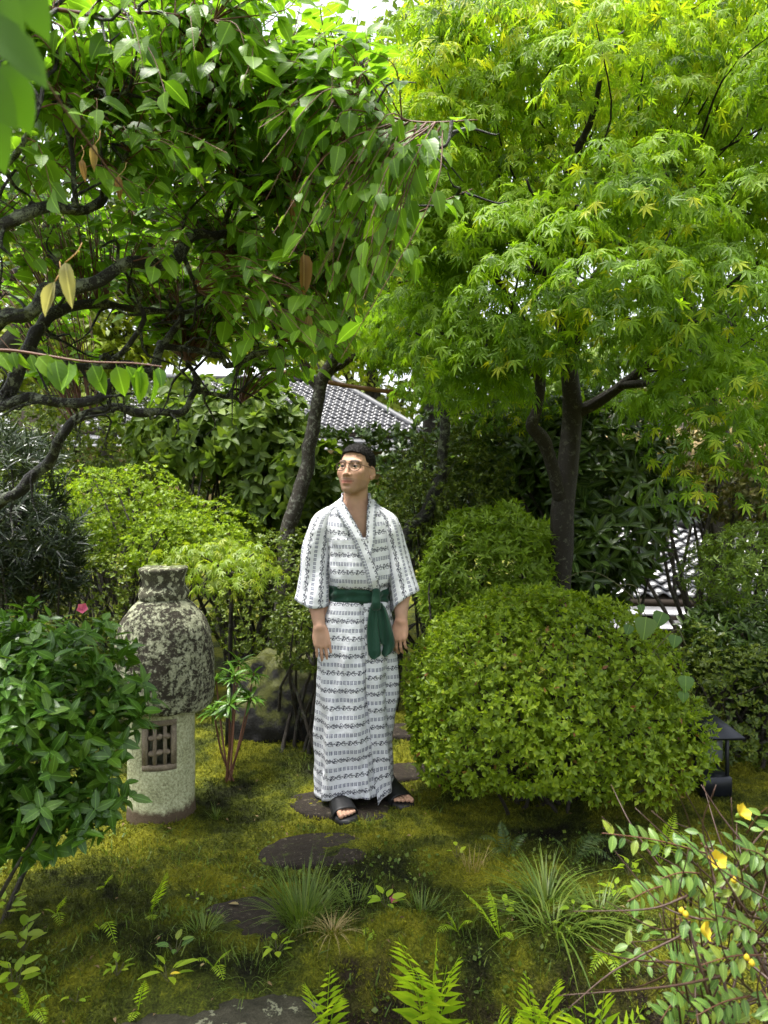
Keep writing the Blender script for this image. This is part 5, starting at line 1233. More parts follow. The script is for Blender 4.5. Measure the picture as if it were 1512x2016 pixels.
# ------------------------------------------------------------------ dogwood with lichened limbs, left foreground
dg = thing('dogwood_tree', (-2.05, 2.75, 0), 'crooked lichen covered tree with large drooping leaves, upper left foreground', 'tree')
limb(dg, [(-2.05, 2.75, -.05, .13), (-2.0, 2.75, .4, .115), (-1.92, 2.72, .9, .11), (-1.80, 2.65, 1.35, .10), (-1.66, 2.55, 1.62, .085), (-1.50, 2.42, 1.80, .07)], 'trunk', B_LICH, 14, .10, 21, 50)
DGL = [
 [(-160, 760, 2.45, .065), (-60, 690, 2.3, .040), (0, 648, 2.25, .034), (45, 592, 2.2, .032), (78, 560, 2.2, .031), (130, 560, 2.22, .029), (200, 556, 2.25, .028), (240, 532, 2.28, .028), (300, 512, 2.3, .027), (352, 480, 2.35, .026), (420, 450, 2.4, .020), (500, 436, 2.5, .014), (560, 400, 2.6, .008)],
 [(-120, 540, 2.3, .04), (-40, 455, 2.1, .030), (0, 437, 2.05, .027), (72, 405, 2.05, .025), (145, 408, 2.1, .021), (200, 392, 2.15, .016), (225, 350, 2.2, .010), (260, 300, 2.2, .006)],
 [(-150, 900, 2.6, .06), (-60, 830, 2.5, .042), (0, 790, 2.45, .036), (40, 726, 2.4, .033), (62, 668, 2.4, .032), (72, 645, 2.42, .031), (110, 618, 2.45, .026), (180, 600, 2.5, .022), (280, 612, 2.55, .018), (345, 618, 2.6, .014), (400, 580, 2.65, .009)],
 [(-100, 800, 2.5, .045), (0, 806, 2.4, .024), (60, 786, 2.4, .023), (130, 780, 2.42, .023), (190, 770, 2.45, .021), (212, 748, 2.45, .018), (290, 730, 2.5, .014), (340, 745, 2.55, .010)],
 [(62, 690, 2.4, .02), (120, 712, 2.45, .018), (200, 708, 2.5, .018), (262, 722, 2.55, .019), (292, 714, 2.55, .020), (308, 680, 2.55, .020), (330, 660, 2.58, .018), (350, 622, 2.6, .015), (345, 600, 2.6, .009)],
 [(200, 706, 2.5, .014), (240, 668, 2.48, .013), (290, 625, 2.45, .012), (270, 580, 2.45, .008), (240, 540, 2.4, .006)],
 [(312, 676, 2.56, .018), (336, 694, 2.6, .017), (365, 704, 2.62, .016), (420, 706, 2.65, .016), (450, 722, 2.68, .016), (500, 702, 2.7, .016), (540, 682, 2.72, .015), (552, 640, 2.75, .013), (562, 600, 2.75, .011), (592, 572, 2.75, .008), (640, 520, 2.75, .005)],
 [(545, 668, 2.73, .009), (530, 615, 2.72, .008), (505, 580, 2.7, .006), (480, 540, 2.7, .004)],
 [(-120, 1090, 2.95, .06), (-20, 1010, 2.92, .036), (62, 942, 2.9, .030), (110, 898, 2.88, .029), (152, 852, 2.86, .028), (200, 826, 2.86, .026), (250, 812, 2.86, .024), (310, 801, 2.86, .022), (362, 790, 2.88, .019), (382, 768, 2.9, .017), (384, 735, 2.9, .014), (360, 712, 2.9, .012)],
 [(378, 762, 2.9, .013), (420, 772, 2.9, .012), (462, 792, 2.92, .011), (482, 806, 2.95, .006)],
 [(150, 408, 2.1, .011), (146, 350, 2.08, .010), (138, 290, 2.05, .009), (136, 252, 2.05, .008), (165, 215, 2.1, .007), (210, 190, 2.15, .005), (260, 180, 2.2, .003)],
 [(440, 445, 2.42, .012), (470, 360, 2.4, .011), (488, 322, 2.4, .010), (478, 300, 2.4, .009), (458, 262, 2.38, .007), (440, 222, 2.35, .005), (420, 150, 2.3, .003)],
 [(470, 358, 2.4, .010), (520, 372, 2.45, .009), (570, 346, 2.5, .008), (640, 330, 2.55, .005)],
 [(352, 480, 2.35, .012), (380, 560, 2.4, .010), (420, 600, 2.5, .009), (470, 610, 2.6, .007), (520, 590, 2.65, .004)],
 [(440, 220, 2.35, .005), (560, 205, 2.3, .0045), (700, 215, 2.2, .004), (820, 240, 2.1, .003), (940, 236, 2.0, .0016)],
 [(640, 330, 2.5, .005), (740, 310, 2.4, .004), (830, 285, 2.3, .003), (890, 262, 2.2, .0016)],
 [(640, 520, 2.7, .005), (720, 470, 2.6, .004), (830, 415, 2.5, .003), (930, 372, 2.4, .0016)],
 [(90, 15, 2.0, .006), (200, 30, 2.0, .005), (300, 25, 2.05, .004), (420, 40, 2.1, .003)],
 [(0, 340, 1.95, .012), (60, 250, 1.95, .009), (90, 120, 1.98, .007), (90, 15, 2.0, .006)],
]
skel = []
for k, L in enumerate(DGL):
    thin = L[0][3] < .008
    L = [(a_, b_, c_, r_ * (1. if thin else .68)) for a_, b_, c_, r_ in L]
    _, p = limb(dg, pr4(L), 'twig' if thin else 'limb', B_TWIG if thin else B_LICH, 6 if thin else 11, .04 if thin else .20, 30 + k, 30 if thin else 64, .0 if thin else .040)
    skel.append(p[(6 if k < 9 else 0):])
SK = np.concatenate(skel)
fine = []
for k in range(150):   # bare dark spurs along the limbs
    s = SK[R.integers(0, len(SK))]; v = norm(R.normal(size=3) * [1, .6, .9] + [.3, 0, .25]) * (.07 + .20 * R.random())
    fine.append(tube(crom(np.array([s, s + v * .35 + R.normal(size=3) * .02, s + v * .7 + R.normal(size=3) * .025, s + v]), 9), np.linspace(.006, .0016, 9), 5, False, .1, k))
obj('spurs', mesh('spurs', *join(fine), B_LICH, True), dg, kind='stuff')
# leafy twigs: grow from the nearest limb towards places spread through the crown
def inside(px, py):
    ok = (px < 745 + 50 * np.sin(py / 60.)) & (py < np.interp(px, [-200, 0, 300, 420, 560, 700, 780], [560, 560, 560, 600, 740, 700, 560]))
    top = np.interp(px, [-200, 60, 200, 600, 800], [-60, 60, -60, 20, 140])
    return ok & (py > top - 100 * R.random(px.shape))
n = 3400; px, py = R.random(n) * 1000 - 200, R.random(n) * 830 - 80; ok = inside(px, py); px, py = px[ok], py[ok]
dd = 1.9 + 1.5 * R.random(len(px)) ** .8
low = ((py > 370) & (px < 500)) | ((py > 550) & (px < 620)); dd = np.where(low & (R.random(len(px)) < .86), 2.95 + .6 * R.random(len(px)), dd); thin_ = ~low | (R.random(len(px)) < .85); px, py, dd = px[thin_], py[thin_], dd[thin_]
T = np.stack([(px - 756) / FPX * dd, dd, CAMZ - (py - HORIZON) / FPX * dd], -1)
tw, lp, ld = [], [], []
for t in T:
    j = np.argmin(((SK - t) ** 2).sum(1)); s = SK[j]; v = t - s; L = np.linalg.norm(v)
    if L > .95: continue
    if L < .12: v = norm(v + R.normal(size=3) * .05) * .16; t = s + v
    c = crom(np.array([s, s + v * .5 + [0, 0, .05] + R.normal(size=3) * .035, t + [0, 0, -.03]]), 10); tw.append(tube(c, np.linspace(.0024, .0009, 10), 4, False))
    for q in range(6):
        u_ = .28 + .72 * (q + R.random() * .6) / 6; p = c[min(9, int(u_ * 9))]; tg = norm(v); sd_ = norm(np.cross(tg, UP)) * (1 if q % 2 else -1)
        lp.append(p); ld.append(norm(tg * .55 + sd_ * .65 - UP * (.05 + .55 * R.random()) + R.normal(size=3) * .25))
# shoots running out to the right keep their two rows of leaves, and a row along the lower limb
for L, st in ((DGL[14], 17), (DGL[15], 12), (DGL[16], 14), (DGL[17], 12), (DGL[18], 8)):
    c = crom(np.array([P(a, b_, d) for a, b_, d, r in L]), 60)
    for q in range(st * 2):
        u_ = .12 + .88 * q / (st * 2); p = c[int(u_ * 59)]; tg = norm(c[min(59, int(u_ * 59) + 1)] - c[max(0, int(u_ * 59) - 1)]); sd_ = norm(np.cross(tg, UP)) * (1 if q % 2 else -1)
        lp.append(p); ld.append(norm(tg * .5 + sd_ * .55 - UP * (.35 + .4 * R.random()) + R.normal(size=3) * .15))
c = crom(np.array([P(a, b_, 1.75) for a, b_ in [(-60, 690), (20, 690), (90, 700), (170, 712), (260, 715), (320, 722)]]), 30); tw.append(tube(c, np.linspace(.004, .0015, 30), 5, False))
for q in range(18): lp.append(c[3 + q * 3 // 2]); ld.append(norm(np.array([.25 + .3 * R.normal(), -.2 + .2 * R.normal(), -1.0])))
obj('twigs', mesh('twigs', *join(tw), B_TWIG, True), dg, kind='stuff')
lp, ld = np.array(lp), np.array(ld); M = frames(ld, UP * .9 + np.array([0, -.35, 0]) + .35 * R.normal(size=lp.shape))
size = .034 + .052 * R.random(len(lp)) ** 1.2
foliage(dg, OVT, lp, M, size, R.random(len(lp)), L_DOG, 300, 'leaf', smooth=True, cell=.7)
# leaves hanging close in front of the lens, top left
ps = np.array([P(a, b_, d) for a, b_, d in [(-60, -60, .62), (-30, 40, .64), (-60, 120, .66), (0, 110, .68), (-30, 190, .70), (-70, 20, .60), (40, -60, .75)]])
M = frames(np.array([[.5, 0, -.6], [.6, .1, -.5], [.5, -.1, -.7], [.3, .1, -.9], [.2, 0, -1], [.7, .2, -.4], [.3, 0, -.9]]), UP * .5 + np.array([0, -.9, 0]) + .2 * R.normal(size=(7, 3)))
mes = [mesh('leaf', t[0], t[1], leafmat('near_leaf', [(.055, .115, .012), (.045, .10, .010)], .5, .45, False), True, leaf=np.column_stack([t[0][:, :2], np.full(len(t[0]), .3)])) for t in OVT[:1]]
for i in range(7):
    o = bpy.data.objects.new('leaf', mes[0]); COL.objects.link(o); o.parent = dg; Tm = np.eye(4); Tm[:3, :3] = M[i] * .058; Tm[:3, 3] = ps[i] - np.array(dg.location); o.matrix_local = Matrix(Tm.tolist())
c = crom(np.array([ps[0] + [-.25, 1.2, .25], ps[0] + [-.12, .5, .12], ps[0], ps[2], ps[4]]), 24); obj('twig', mesh('twig', *tube(c, .0016, 5), B_TWIG, True), dg)
# withered leaves still hanging
L_PALE = leafmat('pale_withered_leaf', [(.34, .31, .15), (.26, .24, .11), (.38, .34, .18)], .7, .35)
for a, b_, d, L, an in [(597, 540, 2.2, .115, .05), (607, 645, 2.3, .075, -.1), (573, 415, 2.25, .06, .1), (128, 560, 1.5, .085, .15), (108, 590, 1.5, .07, -.35), (185, 310, 1.9, .06, 0), (160, 335, 1.9, .05, .2), (232, 370, 2.0, .06, .1)]:
    tm = leaf_broad(.34, .45, .9, .25, (.12, .3, .5, .7, .88), wave=.07); o = bpy.data.objects.new('withered_leaf', mesh('withered_leaf', tm[0], tm[1], L_PALE if d < 1.6 else L_DEAD, True, leaf=np.column_stack([tm[0][:, :2], np.full(len(tm[0]), R.random())])))
    COL.objects.link(o); o.parent = dg; Mx = frames(np.array([[math.sin(an), 0, -1.0]]), np.array([[.3, -1, .2]]))[0]; Tm = np.eye(4); Tm[:3, :3] = Mx * L; Tm[:3, 3] = P(a, b_ - L * FPX / d * .5, d) - np.array(dg.location); o.matrix_local = Matrix(Tm.tolist()); o['label'] = 'withered brown hanging leaf'
    q = P(a, b_ - L * FPX / d * .5, d); up_ = q + [R.normal() * .015, .02, .045]; obj('petiole', mesh('petiole', *tube(crom(np.array([up_, (up_ + q) / 2 + [.006, 0, 0], q]), 8), .0011, 4), L_DEAD), dg)

# ------------------------------------------------------------------ leaning tree behind the man and the lichened pole-like tree
def tree(name, label, trunk, limbs, blobs, per, tms, size, mat, bark, nl=6, single=0, seed=0, droop=.4, spr=.28, cat='tree', inner=.5):
    t0 = trunk[0]; o = thing(name, (t0[0], t0[1], t0[2]), label, cat)
    _, p = limb(o, trunk, 'trunk', bark, 12, .12, seed, 50, .02)
    for k, L in enumerate(limbs): limb(o, L, 'limb', bark, 7, .1, seed + 3 + k, 30, .05)
    cs = np.concatenate([shellpts(c, r, k, -.9, inner, seed + i, .2) for i, (c, r, k) in enumerate(blobs)])
    pos, M, ii = sprays(cs, spr * (.7 + .6 * R.random(len(cs))), per, droop, jit=.4)
    rn = np.clip(R.random(len(cs))[ii] * .6 + .4 * R.random(len(ii)), 0, .99)
    foliage(o, tms, pos, M, size[0] + (size[1] - size[0]) * R.random(len(pos)), rn, mat, single, 'leaf')
    tw = []; top = p[-12]
    for c in cs[R.permutation(len(cs))[:60]]:
        tw.append(tube(crom(np.array([top * .4 + c * .6 + R.normal(size=3) * .1, top * .15 + c * .85 + R.normal(size=3) * .06, c]), 6), np.linspace(.010, .003, 6), 4, False))
    obj('twigs', mesh('twigs', *join(tw), bark, True), o, kind='stuff')
    return o
g_ = lambda px, py, d: (P(px, py, d)[0], d, float(gz(P(px, py, d)[0], d)) - .05)
tree('leaning_tree', 'slim tree leaning right behind the man, speckled with lichen', [(*g_(548, 1200, 5.6), .075), (*P(562, 1110, 5.6), .062), (*P(576, 1020, 5.6), .057), (*P(604, 920, 5.6), .052), (*P(620, 830, 5.6), .050), (*P(632, 760, 5.6), .046), (*P(660, 700, 5.5), .04), (*P(690, 600, 5.4), .025), (*P(700, 480, 5.3), .01)],
     [[(*P(630, 770, 5.6), .04), (*P(600, 720, 5.6), .035), (*P(560, 640, 5.5), .02), (*P(520, 560, 5.4), .008)], [(*P(640, 740, 5.6), .035), (*P(720, 690, 5.5), .022), (*P(820, 640, 5.4), .01)]],
     [(P(690, 560, 5.5), (.75, .7, .62), 42), (P(820, 640, 5.4), (.45, .4, .22), 9)], 120, MAPS, (.045, .065), L_MAPLE, B_SPECK, seed=50, droop=.6)
tree('lichened_tree', 'thin pale lichened trunk right of the head of the man', [(*g_(770, 1180, 5.15), .05), (*P(800, 1075, 5.15), .044), (*P(838, 1005, 5.2), .042), (*P(862, 950, 5.25), .040), (*P(872, 880, 5.3), .038), (*P(876, 800, 5.35), .036), (*P(872, 700, 5.4), .03), (*P(850, 560, 5.5), .018), (*P(840, 420, 5.6), .008)],
     [[(*P(874, 780, 5.35), .022), (*P(930, 700, 5.5), .015), (*P(1000, 600, 5.6), .007)]], [(P(880, 470, 5.9), (.75, .5, .7), 34)], 110, MAPS, (.045, .065), L_MAPLE, B_LICH, seed=60, droop=.5)
# ------------------------------------------------------------------ taller trees farther back
FAR = [leaf_small(.55, .1, .2), leaf_small(.5, .15, .3)]
def far_tree(name, label, px, d, blobs, n, mat, bark, size=(.08, .13), seed=0, tr=.16, per=80, spr=.42):
    x, y, z = g_(px, 1200, d); top = blobs[0][0]
    lm = []
    for c, r, k in blobs:
        m0 = np.array([x, y, z]) * .45 + np.asarray(top) * .55
        lm.append([(*m0, tr * .55), *[(*(m0 * (1 - t) + np.asarray(c) * t + np.array([.15 * math.sin(7 * t + seed), 0, .1 * math.sin(5 * t)])), tr * .55 * (1 - t) + .012) for t in (.35, .7)], (*(np.asarray(c) + np.array([0, 0, r[2] * .4])), .01)])
    return tree(name, label, [(x, y, z, tr), (x * .97 + top[0] * .03, y, z + .35 * (top[2] - z), tr * .8), (x * .6 + top[0] * .4, y, z + .7 * (top[2] - z), tr * .6), (*top, tr * .3)], lm, [(c, r, int(k * n)) for c, r, k in blobs], per, FAR, size, mat, bark, seed=seed, droop=.3, spr=spr, inner=.45)
far_tree('oak_tree', 'tall dark limbed tree filling the top centre behind the maple', 860, 8.2, [(P(820, 260, 8.2), (1.5, 1., 1.3), 1.), (P(1010, 60, 8.4), (1.6, 1., 1.0), .8), (P(700, 420, 8.6), (1.2, .9, 1.0), .7)], 60, L_FAR, B_DARK, seed=70)
far_tree('oak_tree', 'tall tree at the top right corner beyond the maple', 1420, 8.6, [(P(1380, 150, 8.6), (1.5, 1., 1.4), 1.), (P(1480, 480, 8.4), (1.3, 1., 1.4), 1.), (P(1230, 330, 9.0), (1.2, 1., 1.3), .6)], 60, L_FAR, B_DARK, seed=80)
far_tree('zelkova_tree', 'pale yellow green tree far behind the crooked limbs at the left', 210, 11.5, [(P(240, 560, 11.5), (2.2, 1.2, 1.0), 1.), (P(60, 560, 11.2), (1.6, 1.2, 1.2), .8), (P(330, 650, 12.), (1.6, 1., .5), .5), (P(40, 700, 10.5), (1.2, .8, .7), .5), (P(420, 480, 12.), (1.6, 1., 1.2), .6)], 55, L_YEL, B_DARK, (.12, .18), seed=90, spr=.6)
far_tree('zelkova_tree', 'pale tree behind the ridge of the tiled house', 720, 26., [(P(740, 640, 26.), (4.0, 2., 2.2), 1.), (P(560, 560, 27.), (4., 2., 2.6), .8), (P(830, 770, 26.), (3., 1.5, 1.8), .7)], 42, L_YEL, B_DARK, (.28, .4), seed=100, tr=.3, spr=1.3)
far_tree('camphor_tree', 'broad green tree at the upper left behind the crooked tree', -260, 7.5, [(P(110, 330, 7.5), (1.4, .9, 1.0), 1.), (P(420, 330, 7.8), (1.3, .9, .9), .9), (P(600, 210, 8.), (.9, .8, .7), .5)], 48, L_FAR, B_DARK, seed=110)
far_tree('camphor_tree', 'green tree standing behind the low wet roof at the right', 1330, 17., [(P(1330, 760, 17.), (3.2, 1.5, 1.8), 1.), (P(1150, 700, 18.), (2.6, 1.5, 1.8), .7)], 42, L_FAR, B_DARK, (.2, .3), seed=120, tr=.25, spr=1.0)
# a wood closes the distance
cs = np.concatenate([np.array([[x, 34 + 4 * math.sin(x), 2.2 + 2.2 * R.random()] for x in np.linspace(-30, 30, 90)]), np.array([[x, 32, 1.0 + R.random()] for x in np.linspace(-30, 30, 60)])])
pos, M, ii = sprays(cs, 1.8, 110, .5, jit=.5)
o = obj('woodland', bake_mesh('woodland', [leaf_small(.7, .1, .2)], pos, M, .5 + .3 * R.random(len(pos)), R.random(len(pos)), L_FAR), kind='stuff'); tag(o, 'distant wood closing the view behind the houses', 'woodland')
# ------------------------------------------------------------------ ferns, grasses and seedlings
def ground_at(px, py):
    d = CAMZ * FPX / max(py - HORIZON, 60)
    for _ in range(12): d = (CAMZ - float(gz(P(px, py, d)[0], d))) * FPX / (py - HORIZON)
    p = P(px, py, d); return np.array([p[0], p[1], float(gz(p[0], p[1]))])
def frond(o, b, tip, arch, npair, wid, mat, tm, twist=0.):
    b, tip = np.asarray(b), np.asarray(tip); L = np.linalg.norm(tip - b)
    c = crom(np.array([b, b * .5 + tip * .5 + [0, 0, arch * L], tip]), 40); T = norm(np.gradient(c, axis=0)); side = norm(np.cross(T, UP + np.array([0, -twist, 0])))
    pos, dr, sz, nr = [], [], [], []
    for k in range(npair):
        t = .16 + .84 * k / npair; i = int(t * 39); w_ = wid * L * math.sin(math.pi * (.18 + .82 * (1 - (t - .16) / .84)) ** .9) ** .8
        w_ = wid * L * min(1, 4 * (t - .10)) * (1 - t) ** .75 * 1.25 + .004
        for s in (-1, 1):
            pos.append(c[i]); dr.append(side[i] * s + T[i] * .45 - UP * .15 + R.normal(size=3) * .06); sz.append(w_); nr.append(np.cross(side[i], T[i]))
    V1, F1, A1 = bake(tm, np.array(pos), frames(np.array(dr), np.array(nr)), np.array(sz), R.random(len(pos)))
    V2, F2 = tube(c, np.linspace(.0022, .0008, 40), 3, False)
    V, Fs = join([(V1, F1), (V2, F2)]); A = np.vstack([A1, np.tile([.4, .5, .5], (len(V2), 1))])
    obj('frond', mesh('frond', V, Fs, mat, leaf=A), o)
PIN = leaf_small(.22, .1, .15); PINW = leaf_small(.34, .1, .1)
def fern(label, px, py, fronds, mat=None, tm=None, npair=17, wid=.26):
    b = ground_at(px, py); o = thing('fern', tuple(b), label, 'fern', 'ferns in the moss')
    for tx, ty, dd, ar in fronds: frond(o, b, P(tx, ty, b[1] + dd), ar, npair, wid, mat or L_FERN, tm or PIN)
fern('upright bright fern frond below the stone lantern', 296, 1802, [(328, 1718, -.03, .06), (300, 1815, -.10, .1)])
fern('tiny fern left of the upright frond, near the left edge', 205, 1745, [(222, 1722, -.02, .1), (190, 1752, -.05, .1)], npair=9)
fern('small curled fern on the dark left moss mound', 196, 1832, [(228, 1860, -.1, .35), (186, 1818, -.02, .1)], npair=12)
fern('pale fern beside the lichen spotted slab', 272, 1990, [(285, 1930, -.03, .1), (255, 2012, -.08, .1)], npair=8, tm=PINW, wid=.24)
fern('bright yellow green fern at the bottom centre', 850, 1960, [(785, 1845, -.12, .15), (860, 1848, .0, .15), (815, 1905, -.15, .2), (905, 1880, -.05, .2), (795, 1925, -.15, .2), (880, 1900, -.12, .1)], npair=9, tm=PINW, wid=.24)
fern('feathery golden sprig right of the fallen pink flower', 985, 1850, [(908, 1752, -.05, .1), (1010, 1850, -.1, .2), (960, 1745, .02, .1)], npair=22, wid=.2)
fern('small fern fronds low right of the bottom centre fern', 995, 1925, [(945, 1925, -.1, .2), (1000, 1890, 0, .2), (940, 1900, -.05, .2)], npair=13)
fern('bright fern cut by the lower edge of the picture', 960, 2030, [(1020, 1990, -.05, .2), (990, 1975, -.02, .2), (930, 2010, -.1, .2)], npair=13)
fern('pale broad leaflet fern under the yellow flowers', 1170, 2030, [(1125, 1985, -.1, .2), (1190, 1945, -.02, .2), (1270, 1975, .0, .2), (1230, 2010, -.12, .2), (1150, 1960, -.05, .1)], npair=8, tm=PINW, wid=.26)
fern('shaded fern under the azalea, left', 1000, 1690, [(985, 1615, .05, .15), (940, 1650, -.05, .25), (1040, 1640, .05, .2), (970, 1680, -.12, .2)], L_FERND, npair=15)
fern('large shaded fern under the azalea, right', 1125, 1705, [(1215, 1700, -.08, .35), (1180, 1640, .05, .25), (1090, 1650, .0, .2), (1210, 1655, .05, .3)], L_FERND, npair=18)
fern('mid green fern behind the brown twigs at the right', 1300, 1700, [(1280, 1620, .05, .1), (1330, 1600, .05, .1), (1380, 1640, .1, .2), (1260, 1650, 0, .1)], L_FERN, npair=18)
fern('fern at the foot of the right mound', 1105, 1850, [(1085, 1815, 0, .15), (1140, 1850, -.05, .2)], npair=12)
fern('small fern at the left edge of the moss below the camellia', 110, 1800, [(130, 1765, -.02, .1), (85, 1790, -.05, .1), (120, 1825, -.1, .2)], npair=11)
fern('low fern between slab and left mound', 420, 1905, [(455, 1870, -.02, .1), (385, 1890, -.05, .2), (440, 1930, -.1, .2)], npair=12)
fern('little fern hanging on the brown bank right of the slab', 640, 1945, [(650, 1900, -.02, .1), (600, 1935, -.05, .2), (670, 1960, -.08, .2)], npair=10, tm=PINW, wid=.24)
fern('fern at the top of the brown bank', 730, 1880, [(770, 1850, -.02, .2), (700, 1860, -.05, .2), (745, 1910, -.08, .3)], npair=12)
fern('fern on bare soil below the arching grass', 1060, 1950, [(1035, 1910, -.02, .1), (1100, 1925, -.05, .2), (1050, 1975, -.08, .2)], npair=11, tm=PINW, wid=.24)
fern('fern between bare soil and yellow flowered shrub', 1200, 1915, [(1175, 1880, -.02, .1), (1235, 1895, -.05, .2), (1160, 1920, -.08, .2), (1220, 1940, -.1, .2)], npair=11, tm=PINW, wid=.24)
fern('fern at the bottom left corner', 60, 2000, [(100, 1960, -.02, .2), (20, 1965, -.05, .2), (90, 2015, -.1, .2), (40, 1940, 0, .1)], npair=13)
fern('bright fern left of the golden sprig', 900, 1835, [(880, 1795, -.02, .1), (930, 1815, -.05, .2), (860, 1835, -.08, .2)], npair=12)
def tuft(label, px, py, n, L, spread, mat=None, wid=.03, curl=(.3, .9), rad_=.05, nm='grass_tuft'):
    b = ground_at(px, py); o = thing(nm, tuple(b), label, 'grass', 'grass tufts in the moss')
    a = R.random(n) * 6.283; out = np.stack([np.cos(a), np.sin(a), a * 0], -1); sp = spread * R.random(n) ** .7
    pos = b + out * (rad_ * R.random(n) ** .5)[:, None]; d = norm(out * sp[:, None] + UP)
    k = 4; tms = [leaf_blade(wid, c, 5) for c in np.linspace(*curl, k)]
    foliage(o, tms, pos, frames(d, out * .2 + UP * .01 - out), L * (.45 + .55 * R.random(n)), R.random(n), mat or L_GRASS, 0, 'blade', 'blades')
tuft('tall dense grass clump in front of the near stepping stone', 595, 1815, 300, .24, .75, wid=.022, curl=(.15, .9), rad_=.07)
tuft('arching grass clump in front of the shaded ferns', 1075, 1780, 150, .25, .9, wid=.030, curl=(.6, 1.4), rad_=.07)
tuft('trailing grass hanging over the right mound', 1090, 1830, 60, .28, 1.2, wid=.030, curl=(1.2, 1.8), rad_=.08)
tuft('dry straw coloured tuft right of the tall grass clump', 655, 1835, 90, .12, 1.3, L_DRY, .025, (.3, 1.2), .03)
tuft('pale grass wisps beside the sandals', 718, 1628, 50, .07, 1.1, None, .04, (.3, 1.), .03)
tuft('thin grass at the foot of the lantern', 425, 1612, 50, .09, .8, None, .04, (.3, 1.), .02)
tuft('short grass right of the fallen pink flower', 830, 1795, 110, .09, 1.0, None, .05, (.3, 1.), .07)
tuft('short grass left of the fallen pink flower', 700, 1780, 90, .10, 1.0, None, .04, (.3, 1.), .06)
tuft('dry upright straws under the azalea edge', 930, 1710, 40, .12, .5, L_DRY, .03, (.1, .5), .05)
tuft('grass between the two near stepping stones, left side', 400, 1835, 70, .09, 1.1, None, .05, (.3, 1.), .05)
tuft('grass blades along the lichen spotted slab', 490, 1925, 110, .08, 1.1, None, .06, (.3, 1.), .10)
tuft('bent grass on the far right mound', 1180, 1800, 80, .16, 1.1, None, .03, (.6, 1.4), .08)
# scattered thin blades and clover too small to tell apart
n = 12000; yy = 2.05 * (4.6 / 2.05) ** R.random(n); xx = (R.random(n) * 2 - 1) * .52 * yy
dn = vnoise(np.stack([xx * 2.2, yy * 2.2, xx * 0], -1), 31); ok = (dn > -.25 + .5 * (yy > 3.2)) & ~on_stone(xx, yy, 1.02); xx, yy = xx[ok], yy[ok]; n = len(xx)
q = R.normal(size=(n, 3)) * .5 + UP
o = obj('meadow_grass', bake_mesh('meadow_grass', [leaf_blade(.06, .8, 3), leaf_blade(.09, .4, 3)], np.stack([xx, yy, gz(xx, yy)], -1), frames(q, rdir(n)), .02 + .045 * R.random(n) ** 2, R.random(n), L_GRASS), kind='stuff'); tag(o, 'thin grass blades scattered through the moss', 'grass')
n = 6500; yy = 2.05 * (3.4 / 2.05) ** R.random(n); xx = (R.random(n) * 2 - 1) * .52 * yy
dn = vnoise(np.stack([xx * 2.6, yy * 2.6, xx * 0], -1), 41); ok = (dn > .02) & ~on_stone(xx, yy, 1.02); xx, yy = xx[ok], yy[ok]; n = len(xx)
o = obj('ground_cover', bake_mesh('ground_cover', [leaf_small(.9, .1, .1), leaf_small(.6, .1, .2)], np.stack([xx, yy, gz(xx, yy) + .012], -1), frames(R.normal(size=(n, 3)) + UP * .5, UP + .4 * R.normal(size=(n, 3))), .008 + .016 * R.random(n) ** 1.5, R.random(n), L_GRASS), kind='stuff'); tag(o, 'tiny round leaved weeds in the moss', 'ground cover')
# litter
L_LITTER = leafmat('litter', [(.13, .08, .04), (.20, .14, .07), (.07, .04, .022)], .8, .2, False)
n = 420; yy = 2.05 * (4.2 / 2.05) ** R.random(n); xx = (R.random(n) * 2 - 1) * .5 * yy
o = obj('leaf_litter', bake_mesh('leaf_litter', [leaf_small(.4, .3, .3), leaf_blade(.08, .5, 3)], np.stack([xx, yy, gz(xx, yy) + .014], -1), frames(R.normal(size=(n, 3)) * [1, 1, .2], UP + .3 * R.normal(size=(n, 3))), .008 + .018 * R.random(n), R.random(n), L_LITTER), kind='stuff'); tag(o, 'bits of dry leaf and straw lying on the moss', 'leaf litter')
def seedling(label, px, py, leaves, size, mat=None, tms=None, hgt=.05, name='seedling'):
    b = ground_at(px, py); o = thing(name, tuple(b), label, 'seedling', 'seedlings in the moss')
    for k in range(leaves):
        a = k * 2.4 + R.random(); h_ = hgt * (.4 + .6 * k / leaves); top = b + [.02 * math.cos(a), .02 * math.sin(a), h_]
        d = np.array([math.cos(a), math.sin(a), .15 + .3 * R.random()]); tm = (tms or BRD)[k % len(tms or BRD)]
        V, F, A = bake(tm, np.array([top]), frames(d[None], UP[None] + .2 * R.normal(size=(1, 3))), np.array([size * (.7 + .5 * R.random())]), np.array([R.random()])); obj('leaf', mesh('leaf', V, F, mat or L_FERN, True, leaf=A), o)
        obj('stem', mesh('stem', *tube(np.array([b, top]), .0012, 4, False), B_GTWIG), o)
